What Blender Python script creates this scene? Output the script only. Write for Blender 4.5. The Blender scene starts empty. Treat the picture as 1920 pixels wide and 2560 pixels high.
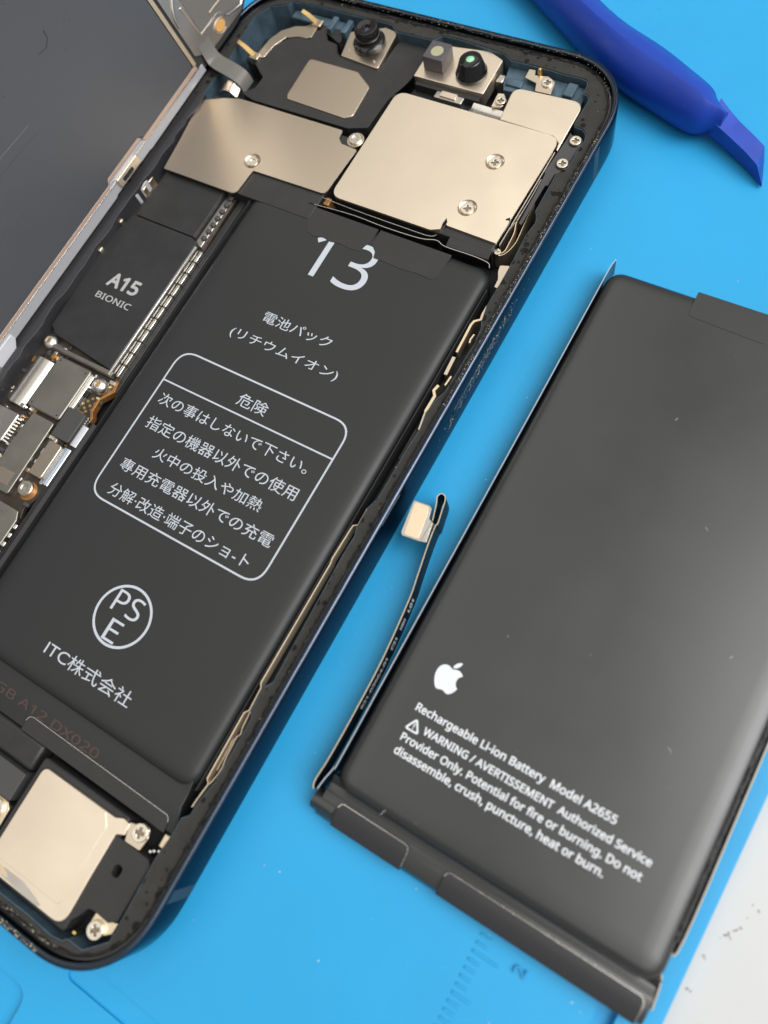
import bpy, bmesh, math, random
from mathutils import Vector, Matrix
random.seed(7)
MM = 0.001
sc = bpy.context.scene
COL = sc.collection

# ------------------------------------------------------------------ camera, light, exposure
cam_d = bpy.data.cameras.new("camera")
cam = bpy.data.objects.new("camera", cam_d); COL.objects.link(cam)
_R = ((0.85302277, 0.4877156, -0.18570312), (0.41723503, -0.85109212, -0.3186803), (-0.31347581, 0.1943597, -0.92949299))
cam.matrix_world = Matrix(((_R[0][0], -_R[1][0], -_R[2][0], 30.744*MM),
                           (_R[0][1], -_R[1][1], -_R[2][1], 47.598*MM),
                           (_R[0][2], -_R[1][2], -_R[2][2], 100.366*MM), (0, 0, 0, 1)))
cam_d.sensor_fit = 'VERTICAL'; cam_d.sensor_height = 7.68; cam_d.sensor_width = 5.76; cam_d.lens = 5.7
cam_d.clip_start = 0.002; cam_d.clip_end = 50
cam_d.dof.use_dof = True; cam_d.dof.focus_distance = 0.113; cam_d.dof.aperture_fstop = 3.4
sc.camera = cam

world = bpy.data.worlds.new("World"); sc.world = world; world.use_nodes = True
bg = world.node_tree.nodes["Background"]
bg.inputs[0].default_value = (1.0, 0.95, 0.84, 1); bg.inputs[1].default_value = 0.28

def area_light(name, loc, target, sx, sy, power, color):
    l = bpy.data.lights.new(name, 'AREA'); l.shape = 'RECTANGLE'; l.size = sx; l.size_y = sy
    l.energy = power; l.color = color
    o = bpy.data.objects.new(name, l); COL.objects.link(o); o.location = loc
    o.rotation_euler = (Vector(target) - Vector(loc)).to_track_quat('-Z', 'Y').to_euler()
    return o
area_light("window_light", (0.56, 0.26, 0.72), (0, .06, 0), 0.62, 0.78, 8.8, (0.98, 0.985, 1.0))
area_light("ceiling_light", (-0.56, 0.35, 1.35), (-.56, .35, 0), 0.80, 2.8, 7.1, (1.0, 0.965, 0.91))  # one bright ceiling as two panels; gap overhead shaped to dim upward reflections
area_light("ceiling_light", (0.86, 0.45, 1.35), (.86, .45, 0), 1.3, 2.8, 17.0, (1.0, 0.965, 0.91))

sc.view_settings.view_transform = 'Standard'; sc.view_settings.look = 'None'
sc.view_settings.exposure = 0.0; sc.view_settings.gamma = 1.0
sc.render.engine = 'CYCLES'
sc.cycles.use_denoising = True
sc.cycles.max_bounces = 8

# ------------------------------------------------------------------ materials
def N(t, kind, **kw):
    n = t.nodes.new(kind)
    for k, v in kw.items(): setattr(n, k, v)
    return n
def material(name, color, metallic=0.0, rough=0.5, bump=None, vary=None, rvary=None, specks=None, coat=0.0, spec=0.5, aniso=None, pits=None, sub=0.0):
    """procedural principled: bump=(scale,strength), vary=(scale,amount), rvary=(scale,amount), specks=(scale,radius,colour)"""
    m = bpy.data.materials.new(name); m.use_nodes = True; t = m.node_tree; b = t.nodes["Principled BSDF"]
    b.inputs['Base Color'].default_value = (*color, 1); b.inputs['Metallic'].default_value = metallic
    b.inputs['Roughness'].default_value = rough; b.inputs['Coat Weight'].default_value = coat
    b.inputs['Specular IOR Level'].default_value = spec
    if sub:
        b.inputs['Subsurface Weight'].default_value = sub; b.inputs['Subsurface Radius'].default_value = (.2, .6, 1.0)
        b.inputs['Subsurface Scale'].default_value = 0.002
    tc = N(t, 'ShaderNodeTexCoord'); src = tc.outputs['Object']
    if aniso:
        mp = N(t, 'ShaderNodeMapping'); mp.inputs['Scale'].default_value = aniso
        t.links.new(src, mp.inputs[0]); asrc = mp.outputs[0]
    else: asrc = src
    def noise(scale, detail=5, s=None):
        n = N(t, 'ShaderNodeTexNoise'); n.inputs['Scale'].default_value = scale; n.inputs['Detail'].default_value = detail
        n.inputs['Roughness'].default_value = .6
        t.links.new(s or src, n.inputs['Vector']); return n
    col = None
    if vary:
        n = noise(vary[0]); r = N(t, 'ShaderNodeValToRGB'); a = vary[1]
        r.color_ramp.elements[0].position = .3; r.color_ramp.elements[1].position = .7
        r.color_ramp.elements[0].color = (*[c*(1-a) for c in color], 1); r.color_ramp.elements[1].color = (*[min(1, c*(1+a)) for c in color], 1)
        t.links.new(n.outputs['Fac'], r.inputs[0]); col = r.outputs[0]
    if specks:
        for (scl, rad, c2) in specks:
            v = N(t, 'ShaderNodeTexVoronoi'); v.inputs['Scale'].default_value = scl; t.links.new(src, v.inputs['Vector'])
            nn = noise(scl*.23, 2); mu = N(t, 'ShaderNodeMath', operation='MULTIPLY'); mu.inputs[1].default_value = rad*2
            t.links.new(nn.outputs['Fac'], mu.inputs[0])
            lt = N(t, 'ShaderNodeMath', operation='LESS_THAN'); t.links.new(v.outputs['Distance'], lt.inputs[0]); t.links.new(mu.outputs[0], lt.inputs[1])
            mx = N(t, 'ShaderNodeMix', data_type='RGBA'); t.links.new(lt.outputs[0], mx.inputs['Factor'])
            if col: t.links.new(col, mx.inputs['A'])
            else: mx.inputs['A'].default_value = (*color, 1)
            mx.inputs['B'].default_value = (*c2, 1); col = mx.outputs['Result']
    if col: t.links.new(col, b.inputs['Base Color'])
    if rvary:
        n = noise(rvary[0], 4, asrc); mr = N(t, 'ShaderNodeMapRange')
        mr.inputs['To Min'].default_value = max(.02, rough-rvary[1]); mr.inputs['To Max'].default_value = rough+rvary[1]
        mr.inputs['From Min'].default_value = .3; mr.inputs['From Max'].default_value = .7
        t.links.new(n.outputs['Fac'], mr.inputs['Value']); t.links.new(mr.outputs[0], b.inputs['Roughness'])
    if bump or pits:
        hsock = None
        if bump:
            n = noise(bump[0], 6, asrc); hsock = n.outputs['Fac']
        if pits:
            v = N(t, 'ShaderNodeTexVoronoi'); v.inputs['Scale'].default_value = pits[0]; t.links.new(src, v.inputs['Vector'])
            mr = N(t, 'ShaderNodeMapRange'); mr.inputs['From Max'].default_value = pits[1]; t.links.new(v.outputs['Distance'], mr.inputs['Value'])
            if hsock:
                ad = N(t, 'ShaderNodeMath', operation='ADD'); t.links.new(hsock, ad.inputs[0]); t.links.new(mr.outputs[0], ad.inputs[1]); hsock = ad.outputs[0]
            else: hsock = mr.outputs[0]
        bp = N(t, 'ShaderNodeBump'); bp.inputs['Strength'].default_value = (bump or (0, .6))[1]; bp.inputs['Distance'].default_value = 0.0002
        t.links.new(hsock, bp.inputs['Height']); t.links.new(bp.outputs[0], b.inputs['Normal'])
    return m
DUST = (.55, .55, .52)
M = {}
M['mat'] = material('blue_silicone', (.021, .32, .625), rough=.46, bump=(1600, .06), vary=(22, .06), rvary=(60, .08), specks=((260, .016, (.5, .75, .9)), (170, .012, (.03, .10, .16))), spec=.35, sub=.12)
M['table'] = material('white_laminate', (.47, .48, .48), rough=.35, vary=(40, .03), specks=((150, .05, (.5, .46, .4)),))
M['frame'] = material('midnight_aluminium', (.034, .046, .060), 1.0, .13, rvary=(400, .04))
M['chamfer'] = material('polished_chamfer', (.10, .125, .175), 1.0, .33, rvary=(500, .08))
M['frame'].node_tree.nodes['Principled BSDF'].inputs['Specular Tint'].default_value = (.56, .62, .66, 1)
M['frame_in'] = material('anodised_cavity', (.075, .125, .165), .35, .5, bump=(1500, .15), vary=(500, .3))
M['ledge'] = material('adhesive_foam', (.037, .0355, .033), spec=.25, rough=.85, bump=(2000, .18), pits=(1100, .3), vary=(420, .16), specks=((700, .05, (.20, .19, .16)), (430, .19, (.008, .008, .008)), (760, .15, (.012, .012, .011))))  # dark specks paint the shade of pits into the colour
M['cell'] = material('battery_wrap', (.0160, .0176, .0182), rough=.48, rvary=(80, .05), bump=(60, .025), specks=((150, .012, DUST),), spec=.5)
M['cell_old'] = material('battery_wrap_worn', (.0190, .0210, .0220), rough=.33, rvary=(60, .04), bump=(60, .03), specks=((130, .013, DUST), (330, .016, (.25, .25, .25))), spec=.8)
M['tape'] = material('black_tape', (.025, .024, .023), rough=.62, bump=(1800, .06), vary=(300, .1))
M['blackplastic'] = material('black_plastic', (.022, .022, .023), rough=.5, bump=(1500, .05), vary=(300, .2), specks=((400, .014, (.3, .3, .28)),))
M['cover'] = material('board_cover_film', (.019, .020, .0235), rough=.5, bump=(1500, .05), specks=((300, .014, (.3, .3, .28)),))
M['gloss'] = material('gloss_black', (.008, .008, .010), rough=.12)
M['deep'] = material('cavity_black', (.008, .009, .010), rough=.6)
M['nickel'] = material('nickel_silver_shaded', (.66, .565, .455), 1.0, .30, rvary=(40, .012), vary=(30, .02), specks=((70, .010, (.38, .33, .28)),))  # darker shield metal copy; dim reflections at left put into its colour
M['nickel_lt'] = material('nickel_silver_lit', (.88, .77, .63), 1.0, .37, rvary=(70, .08), bump=(2600, .03), vary=(45, .05), specks=((120, .018, (.45, .38, .30)),))  # lighter shield metal copy; bright ceiling reflections put into its colour
M['silver'] = material('polished_steel', (.72, .70, .66), 1.0, .24, rvary=(700, .06))
M['screw'] = material('screw_steel', (.74, .68, .58), 1.0, .30, rvary=(1500, .08), bump=(2000, .05))
M['recess'] = material('screw_recess_shade', (.34, .29, .22), 1.0, .5)  # darker tone paints the shade inside the screw's cross slot
M['gold'] = material('gold_contact', (.78, .55, .24), 1.0, .3)
M['cream'] = material('gold_flash_plate', (.86, .72, .52), 1.0, .42)
M['strip'] = material('spring_strip', (.70, .58, .43), .5, .32)
M['copper'] = material('copper_flex', (.36, .17, .055), .5, .4, vary=(500, .2))
M['pcb'] = material('brown_circuit_board', (.035, .026, .018), rough=.4, vary=(400, .4))
M['solder'] = material('solder', (.75, .74, .71), 1.0, .3, bump=(900, .5))
M['chipgrey'] = material('grey_shield', (.33, .315, .28), 1.0, .44, rvary=(200, .05), vary=(200, .06))
M['darkgrey'] = material('dark_grey_plastic', (.055, .055, .056), rough=.55, bump=(900, .1))
M['print'] = material('printed_ink', (.47, .51, .57), rough=.6)
M['printw'] = material('white_ink', (.66, .69, .73), rough=.6)
M['printg'] = material('grey_ink', (.42, .42, .42), rough=.55)
M['printred'] = material('faded_red_ink', (.060, .036, .031), rough=.55)
M['beige'] = material('polyimide_edge', (.52, .44, .30), rough=.45)
M['flexnavy'] = material('flex_navy', (.003, .006, .012), rough=.45, spec=.25)
M['panel'] = material('display_backing', (.056, .060, .070), spec=.9, rough=.30, rvary=(60, .06), bump=(55, .05), specks=((160, .010, DUST),))
M['bezel'] = material('display_bezel', (.03, .03, .034), rough=.4)
M['rose'] = material('rose_strip', (.46, .34, .28), .3, .35)
M['filmedge'] = material('clear_film_edge', (.33, .335, .36), rough=.3, coat=.6)
M['steel'] = material('bracket_steel', (.55, .52, .48), 1.0, .33, bump=(300, .06), vary=(150, .12))
M['orange'] = material('orange_pad', (.62, .34, .10), rough=.45)
M['strap'] = material('grey_flex', (.14, .135, .125), rough=.38)
M['tooltip'] = material('scuffed_blue_nylon', (.012, .052, .39), rough=.42, bump=(900, .08), vary=(300, .15), specks=((650, .05, (.3, .4, .75)),))
M['tool'] = material('blue_nylon', (.008, .045, .37), rough=.38, bump=(1200, .06), rvary=(200, .08), specks=((300, .02, (.25, .35, .7)),), sub=.05)
M['lens'] = material('lens_glass', (.012, .008, .03), rough=.06, coat=1.0)
M['lensgreen'] = material('coated_glass', (.32, .66, .40), rough=.1, coat=1.0)
M['diffuser'] = material('yellow_diffuser', (.36, .35, .22), rough=.25)
M['boxgrey'] = material('grey_resin', (.075, .07, .08), rough=.42)
M['bluechip'] = material('blue_component', (.02, .05, .45), rough=.3)
M['whiteroll'] = material('white_film_and_glare', (.50, .51, .55), rough=.25, coat=.5)
M['blueroll'] = material('pale_film', (.46, .52, .60), .6, .22)
M['grit'] = material('grit_crumb', (.38, .34, .24), rough=.8, vary=(3000, .5))
M['ash'] = material('dark_residue', (.19, .19, .18), rough=.7, vary=(2500, .95))
M['bead'] = material('adhesive_bead', (.016, .015, .014), rough=.4, bump=(2200, .4))
M['crumb'] = material('brown_crumb', (.26, .21, .16), rough=.8, vary=(2000, .4))
M['lint'] = material('white_lint', (.62, .66, .66), rough=.8)
M['antenna'] = material('antenna_plastic', (.03, .042, .055), rough=.4, spec=.2)
M['hole'] = material('hole_black', (.002, .002, .002), rough=.9)

# ------------------------------------------------------------------ mesh helpers (millimetres in, metres out)
def rp(pts, r=0.0, n=5):
    """round the corners of a polygon; a point may carry its own radius"""
    out = []; k = len(pts)
    for i in range(k):
        p = pts[i]; rr = p[2] if len(p) > 2 else r
        P = Vector(p[:2]); A = Vector(pts[i-1][:2]); B = Vector(pts[(i+1) % k][:2])
        a = (A-P); b = (B-P); la, lb = a.length, b.length
        if rr <= 0 or la < 1e-6 or lb < 1e-6: out.append(tuple(P)); continue
        a /= la; b /= lb
        ang = math.acos(max(-1, min(1, a.dot(b))))
        if ang > 3.05: out.append(tuple(P)); continue
        d = min(rr/math.tan(ang/2), la*.48, lb*.48)
        p0 = P+a*d; p1 = P+b*d
        for j in range(n+1):
            t = j/n; q = p0*(1-t)**2+P*2*t*(1-t)+p1*t*t; out.append(tuple(q))
    return out
def rect(x0, y0, x1, y1, r=0.0, n=5): return rp([(x0, y0), (x1, y0), (x1, y1), (x0, y1)], r, n)
def circ(cx, cy, r, n=24, ry=None): return [(cx+r*math.cos(2*math.pi*i/n), cy+(ry or r)*math.sin(2*math.pi*i/n)) for i in range(n)]
def inset(pts, d):
    """move a closed polygon inwards (d>0) whatever its winding"""
    k = len(pts); A = sum(pts[i][0]*pts[(i+1) % k][1]-pts[(i+1) % k][0]*pts[i][1] for i in range(k)); s = 1 if A > 0 else -1
    out = []
    for i in range(k):
        a, p, b = Vector(pts[i-1]), Vector(pts[i]), Vector(pts[(i+1) % k])
        e1 = (p-a); e2 = (b-p)
        n1 = Vector((-e1.y, e1.x))*s; n2 = Vector((-e2.y, e2.x))*s
        if n1.length > 0: n1.normalize()
        if n2.length > 0: n2.normalize()
        v = n1+n2
        v = v.normalized()*min(2/v.length, 1.15) if v.length > 1e-6 else n1
        out.append(tuple(p+v*d*.5*1.0 if False else p+(v*d)))
    return out
def rrect_loop(x0, x1, y0, y1, r, n=14, p=2.4):
    pts = []
    for cx, cy, a0 in ((x1-r, y1-r, 0), (x0+r, y1-r, 90), (x0+r, y0+r, 180), (x1-r, y0+r, 270)):
        for i in range(n+1):
            a = math.radians(a0+90*i/n); c, s = math.cos(a), math.sin(a)
            pts.append((cx+r*math.copysign(abs(c)**(2/p), c), cy+r*math.copysign(abs(s)**(2/p), s)))
    return pts
def prism_bm(outline, z0, z1, holes=(), fn=None):
    bm = bmesh.new(); loops = [outline]+list(holes)
    tops = []; bots = []
    for L in loops:
        tv = [bm.verts.new((x, y, z1)) for x, y in L]; bv = [bm.verts.new((x, y, z0)) for x, y in L]
        tops.append(tv); bots.append(bv); k = len(L)
        for i in range(k): bm.faces.new((tv[i], tv[(i+1) % k], bv[(i+1) % k], bv[i]))
    for group in (tops, bots):
        if len(loops) == 1: bm.faces.new(group[0])
        else:
            es = []
            for g in group:
                for i in range(len(g)): es.append(bm.edges.get((g[i], g[(i+1) % len(g)])))
            bmesh.ops.triangle_fill(bm, use_beauty=True, use_dissolve=False, edges=es)
    bmesh.ops.recalc_face_normals(bm, faces=bm.faces)
    if fn:
        for v in bm.verts: v.co = fn(v.co)
    return bm
def loft_bm(loops, cap0=True, cap1=True, closed=True):
    """loops: list of equal-length lists of 3D points"""
    bm = bmesh.new(); vs = [[bm.verts.new(p) for p in L] for L in loops]; k = len(loops[0])
    for a, b in zip(vs[:-1], vs[1:]):
        for i in range(k if closed else k-1): bm.faces.new((a[i], a[(i+1) % k], b[(i+1) % k], b[i]))
    if closed and cap0: bm.faces.new(vs[0])
    if closed and cap1: bm.faces.new(vs[-1])
    bmesh.ops.recalc_face_normals(bm, faces=bm.faces)
    return bm
def lathe_bm(prof, n=28, center=(0, 0), cap=True):
    return loft_bm([[(center[0]+r*math.cos(2*math.pi*i/n), center[1]+r*math.sin(2*math.pi*i/n), z) for i in range(n)] for r, z in prof], cap0=cap)
ROOT = {}
def link(o, parent):
    COL.objects.link(o)
    if parent is not None:
        o.parent = parent
        if parent.name in ROOT: o.matrix_parent_inverse = Matrix.Translation(-ROOT[parent.name])
def mobj(name, bm, mat, parent=None, bevel=0.0, seg=2, angle=35, smooth=True):
    me = bpy.data.meshes.new(name); bm.transform(Matrix.Scale(MM, 4)); bm.to_mesh(me); bm.free()
    me.materials.append(M[mat] if isinstance(mat, str) else mat)
    if smooth:
        me.polygons.foreach_set('use_smooth', [True]*len(me.polygons)); me.set_sharp_from_angle(angle=math.radians(38))
    o = bpy.data.objects.new(name, me); link(o, parent)
    if bevel > 0:
        b = o.modifiers.new('bevel', 'BEVEL'); b.width = bevel*MM; b.segments = seg; b.limit_method = 'ANGLE'; b.angle_limit = math.radians(angle)
        b.miter_outer = 'MITER_ARC' if False else 'MITER_SHARP'
    return o
def prism(name, outline, z0, z1, mat, parent, bevel=0.06, holes=(), fn=None, seg=2):
    return mobj(name, prism_bm(outline, z0, z1, holes, fn), mat, parent, bevel, seg)
def box(name, x0, x1, y0, y1, z0, z1, mat, parent, bevel=0.06, r=0.0):
    return prism(name, rect(x0, y0, x1, y1, r), z0, z1, mat, parent, bevel)
def pillow_bm(x0, x1, y0, y1, r, prof, p=2.2, n=8):
    loops = []
    for ins, z in prof:
        loops.append([(x, y, z) for x, y in rrect_loop(x0+ins, x1-ins, y0+ins, y1-ins, max(.05, r-ins*.6), n, p)])
    return loft_bm(loops)
def ribbon_bm(path, w0, w1, th, axis='z'):
    """strip of constant width standing on edge (axis z: path in x,y, spans z w0..w1) or lying (axis y: path in x,z, spans y w0..w1)"""
    P = [Vector(p) for p in path]; nrm = []
    for i in range(len(P)):
        t = (P[min(i+1, len(P)-1)]-P[max(i-1, 0)]).normalized(); nrm.append(Vector((-t.y, t.x)))
    loops = []
    for p, n in zip(P, nrm):
        a, b = p+n*th/2, p-n*th/2
        if axis == 'z': loops.append([(a.x, a.y, w0), (a.x, a.y, w1), (b.x, b.y, w1), (b.x, b.y, w0)])
        else: loops.append([(a.x, w0, a.y), (a.x, w1, a.y), (b.x, w1, b.y), (b.x, w0, b.y)])
    return loft_bm(loops)
def smooth_path(pts, n=6):
    out = []; k = len(pts); V = [Vector(p) for p in pts]
    for i in range(k-1):
        p0, p1, p2, p3 = V[max(i-1, 0)], V[i], V[i+1], V[min(i+2, k-1)]
        for j in range(n):
            t = j/n
            out.append(.5*((2*p1)+(-p0+p2)*t+(2*p0-5*p1+4*p2-p3)*t*t+(-p0+3*p1-3*p2+p3)*t**3))
    out.append(V[-1]); return out
def wire_bm(path, r, n=6):
    P = [Vector(p) for p in path]; loops = []
    for i, p in enumerate(P):
        t = (P[min(i+1, len(P)-1)]-P[max(i-1, 0)]).normalized(); up = Vector((0, 0, 1)); s = t.cross(up)
        s = s.normalized() if s.length > 1e-4 else Vector((1, 0, 0)); u = s.cross(t)
        loops.append([tuple(p+s*r*math.cos(2*math.pi*j/n)+u*r*math.sin(2*math.pi*j/n)) for j in range(n)])
    return loft_bm(loops)
try:
    import os
    SANS = bpy.data.fonts.load(os.path.join(bpy.utils.system_resource('DATAFILES'), 'fonts', 'NotoSansMath-Regular.woff2'))
except Exception:
    SANS = None
from mathutils.geometry import tessellate_polygon
def text_bm(body, bold=0.0, res=5):
    latin = SANS is not None and all(ord(ch) < 256 for ch in body)
    c = bpy.data.curves.new('lettering', 'FONT'); c.body = body; c.size = 1.0; c.resolution_u = res
    c.fill_mode = 'NONE' if latin else 'FRONT'
    if latin: c.font = SANS
    else: c.offset = bold
    o = bpy.data.objects.new('lettering', c); COL.objects.link(o)
    dg = bpy.context.evaluated_depsgraph_get(); me = bpy.data.meshes.new_from_object(o.evaluated_get(dg))
    bm = bmesh.new()
    if not latin: bm.from_mesh(me)
    else:                                   # contours filled one letter at a time, thickened by slightly shifted layers
        nxt = {}
        for e in me.edges: a, b = e.vertices; nxt.setdefault(a, []).append(b); nxt.setdefault(b, []).append(a)
        seen = set(); loops = []
        for v0 in range(len(me.vertices)):
            if v0 in seen or v0 not in nxt: continue
            L = [v0]; seen.add(v0); cur = v0
            while True:
                n_ = [k for k in nxt[cur] if k not in seen]
                if not n_: break
                cur = min(n_) if len(L) == 1 else n_[0]; seen.add(cur); L.append(cur)
            pts = [me.vertices[k].co.xy.copy() for k in L]
            pts = [p for q, p in enumerate(pts) if (p-pts[q-1]).length > 2e-3]
            if len(pts) > 2: loops.append(pts)
        area = lambda P: sum(P[q-1].x*P[q].y-P[q].x*P[q-1].y for q in range(len(P)))/2
        sgn = 1 if area(max(loops, key=lambda P: abs(area(P)))) > 0 else -1
        def inside(p, P):
            r_ = False
            for q in range(len(P)):
                a, b = P[q-1], P[q]
                if (a.y > p.y) != (b.y > p.y) and p.x < (b.x-a.x)*(p.y-a.y)/(b.y-a.y)+a.x: r_ = not r_
            return r_
        outs = [P for P in loops if area(P)*sgn > 0]; holes = [P for P in loops if area(P)*sgn < 0]
        for P in outs:
            grp = [P]+[H for H in holes if inside(H[0], P) and abs(area(H)) < abs(area(P))]
            grp = [[Vector((p.x, p.y, 0)) for p in Q] for Q in grp]; tris = tessellate_polygon(grp)
            shifts = [(0, 0)] if bold <= 0 else [(0, 0), (bold, 0), (-bold, 0), (0, bold), (0, -bold), (bold*.7, bold*.7), (-bold*.7, bold*.7), (bold*.7, -bold*.7), (-bold*.7, -bold*.7)]
            for q, (sx, sy) in enumerate(shifts):
                vs = [bm.verts.new(p+Vector((sx, sy, q*.0006))) for Q in grp for p in Q]
                for tri in tris:
                    try: bm.faces.new([vs[k] for k in tri])
                    except ValueError: pass
        bm.normal_update()
        for f in bm.faces:
            if f.normal.z < 0: f.normal_flip()
    bpy.data.objects.remove(o); bpy.data.curves.remove(c); bpy.data.meshes.remove(me)
    return bm
def text(name, body, x0, x1, y0, z, mat, parent, y1=None, bold=0.0, place=None):
    """fit the writing between x0 and x1; y0 is the bottom of the box (y1 given) or the baseline"""
    bm = text_bm(body, bold); xs = [v.co.x for v in bm.verts]; ys = [v.co.y for v in bm.verts]; xa = min(xs)
    k = (x1-x0)/(max(xs)-xa); ky = (y1-y0)/(max(ys)-min(ys)) if y1 else k; yb = min(ys) if y1 else 0
    for v in bm.verts:
        v.co = Vector((x0+(v.co.x-xa)*k, y0+(v.co.y-yb)*ky, z+v.co.z*k))
        if place: v.co = place(v.co)
    o = mobj(name, bm, mat, parent, 0, smooth=False); return o
def thing(name, label, cat, loc):
    o = bpy.data.objects.new(name, None); COL.objects.link(o); o.location = Vector(loc)*MM
    o['label'] = label; o['category'] = cat; o.empty_display_size = .01; ROOT[o.name] = Vector(loc)*MM; return o

# screw heads: one mesh per style, copies share it
def cross_loop(a, b): return [(a, b), (b, b), (b, a), (-b, a), (-b, b), (-a, b), (-a, -b), (-b, -b), (-b, -a), (b, -a), (b, -b), (a, -b)][::-1]
def make_screw_mesh(r, h, style):
    if style == 'cross':
        bm = prism_bm(circ(0, 0, r, 28), -h, 0, [cross_loop(r*.56, r*.17)])
        bb = prism_bm(circ(0, 0, r*.6, 12), -h, -h*.55); me0 = bpy.data.meshes.new('t'); bb.to_mesh(me0); bb.free(); bm.from_mesh(me0); bpy.data.meshes.remove(me0)
    else:
        bm = lathe_bm([(r*1.0, -h), (r*1.0, -.12), (r*.9, 0), (r*.55, .0), (r*.45, -.10), (r*.12, -.10), (.02, -.12)], 26)
    me = bpy.data.meshes.new('screw'); bm.transform(Matrix.Scale(MM, 4)); bm.to_mesh(me); bm.free(); me.materials.append(M['screw']); me.materials.append(M['recess'])
    if style == 'cross':
        for p_ in me.polygons:
            if all((me.vertices[i].co.xy.length < r*.62*MM) for i in p_.vertices) and p_.center.z < -.02*MM: p_.material_index = 1
    me.polygons.foreach_set('use_smooth', [True]*len(me.polygons)); me.set_sharp_from_angle(angle=math.radians(38)); return me
SCREW = {}
def screw(x, y, z, r, parent, style='cross', rot=0.0, h=.5):
    key = (r, style, h)
    if key not in SCREW: SCREW[key] = make_screw_mesh(r, h, style)
    o = bpy.data.objects.new('screw', SCREW[key]); link(o, parent); o.location = (x*MM, y*MM, z*MM); o.rotation_euler.z = math.radians(rot)
    if style == 'cross':
        b = o.modifiers.new('bevel', 'BEVEL'); b.width = .07*MM; b.segments = 2; b.limit_method = 'ANGLE'; b.angle_limit = math.radians(50)
    return o
def scatter_bm(spots, smin, smax, squash=.6):
    bm = bmesh.new()
    for p in spots:
        s = random.uniform(smin, smax); vs = []
        q = [Vector((random.uniform(-1, 1), random.uniform(-1, 1), random.uniform(-1, 1)*squash)).normalized()*s*random.uniform(.6, 1.2) for _ in range(6)]
        base = [Vector((1, 0, 0)), Vector((-1, 0, 0)), Vector((0, 1, 0)), Vector((0, -1, 0)), Vector((0, 0, 1)), Vector((0, 0, -1))]
        rot = Matrix.Rotation(random.uniform(0, 6.28), 3, 'Z')
        for b in base:
            d = rot @ b; vs.append(bm.verts.new(Vector(p)+Vector((d.x, d.y, d.z*squash))*s*random.uniform(.5, 1.3)))
        for a, b2, c2 in ((0, 2, 4), (2, 1, 4), (1, 3, 4), (3, 0, 4), (2, 0, 5), (1, 2, 5), (3, 1, 5), (0, 3, 5)):
            bm.faces.new((vs[a], vs[b2], vs[c2]))
    return bm

# ================================================================== the surface: table and mat
o = mobj('table', prism_bm([(-900, -700), (900, -700), (900, 900), (-900, 900)], -30, -2.6), 'table', None, 0)
o['kind'] = 'structure'; o['label'] = 'white laminate table top under the blue mat'

th = math.radians(-1.6)
MAT = thing('repair_mat', 'bright blue silicone repair mat with moulded ruler ticks under everything', 'mat', (-60, 60, -2.6))
ex = lambda y: 54.35+(y-45)*.0285
sheet = [(-240, -190), (ex(-190), -190), (ex(300), 300), (-240, 300)]
tray = rp([(-90, -7.3), (-12.4, -7.3, 2.2), (-12.4, -26, 2.2), (-90, -26)], 2)
slot = rp([(47.4, 29.6-40), (47.4, 31, .6), (49.6, 31, .6), (49.6, 29.6-40)], .5)
groove = rect(-9.2, -3.3, 43, -.5, 1.2)
o = prism('mat_sheet', sheet, -2.6, 0, 'mat', MAT, 0, holes=[tray, slot, groove])
prism('groove_floor', inset(groove, -.4), -2.55, -.4, 'mat', MAT, 0)
o = prism('tray_floor', inset(tray, -.4), -2.55, -1.1, 'mat', MAT, 0)
o = prism('slot_floor', inset(slot, -.3), -2.55, -1.3, 'mat', MAT, 0)
tick_mesh = {}
for i in range(40):
    y = 28.45-i*1.0; L = 3.4 if i % 10 == 2 else (2.5 if i % 5 == 2 else 1.5)
    if L not in tick_mesh:
        tick_mesh[L] = prism('ruler_tick', rect(0, -.17, L, .17, .16), -.1, .17, 'mat', MAT, .09); t_ = tick_mesh[L]
    else:
        t_ = tick_mesh[L].copy(); COL.objects.link(t_)
    t_.location = ((33.05-.012*i)*MM, y*MM, 0)
def raised_number(ch, cx, cy, s):
    bm = text_bm(ch, .01); xs = [v.co.x for v in bm.verts]; ys = [v.co.y for v in bm.verts]; mx, my = (max(xs)+min(xs))/2, (max(ys)+min(ys))/2
    bmesh.ops.solidify(bm, geom=bm.faces[:], thickness=-.08)
    for v in bm.verts: v.co = Vector((cx-(v.co.y-my)*s, cy+(v.co.x-mx)*s, v.co.z*s+.14))
    bmesh.ops.recalc_face_normals(bm, faces=bm.faces)
    return mobj('moulded_numeral', bm, 'mat', MAT, .05)
raised_number('2', 38.7, 27.4, 3.0)
raised_number('1', 38.7, 17.4, 3.0)

# ================================================================== the open smartphone
PH = thing('smartphone', 'opened midnight black phone without its screen, battery and shields showing', 'phone', (-35.75, 73.35, 0))
X0, X1, Y0, Y1 = -71.5, 0, 0, 146.7
def ring(ins, z, r=12.0): return [(x, y, z) for x, y in rrect_loop(X0+ins, X1-ins, Y0+ins, Y1-ins, max(.5, r-ins), 16, 2.25)]
prof = [(.9, 1.0), (.9, .25), (.55, .06), (.25, .16), (.05, .42), (0, .75), (0, 6.85), (.05, 7.12), (.2, 7.32), (.36, 7.40), (.78, 7.40), (.86, 7.34), (.9, 7.2), (.93, 6.2)]
FR = mobj('frame', loft_bm([ring(i, z) for i, z in prof], False, False), 'frame', PH)
FR.data.materials.append(M['chamfer'])
for p_ in FR.data.polygons:
    if p_.center.z > 7.1*MM and abs(p_.normal.z) < .97 and p_.normal.z > .2: p_.material_index = 1
mobj('back_panel', loft_bm([ring(.95, .1), ring(.95, .95)]), 'deep', PH)
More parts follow.
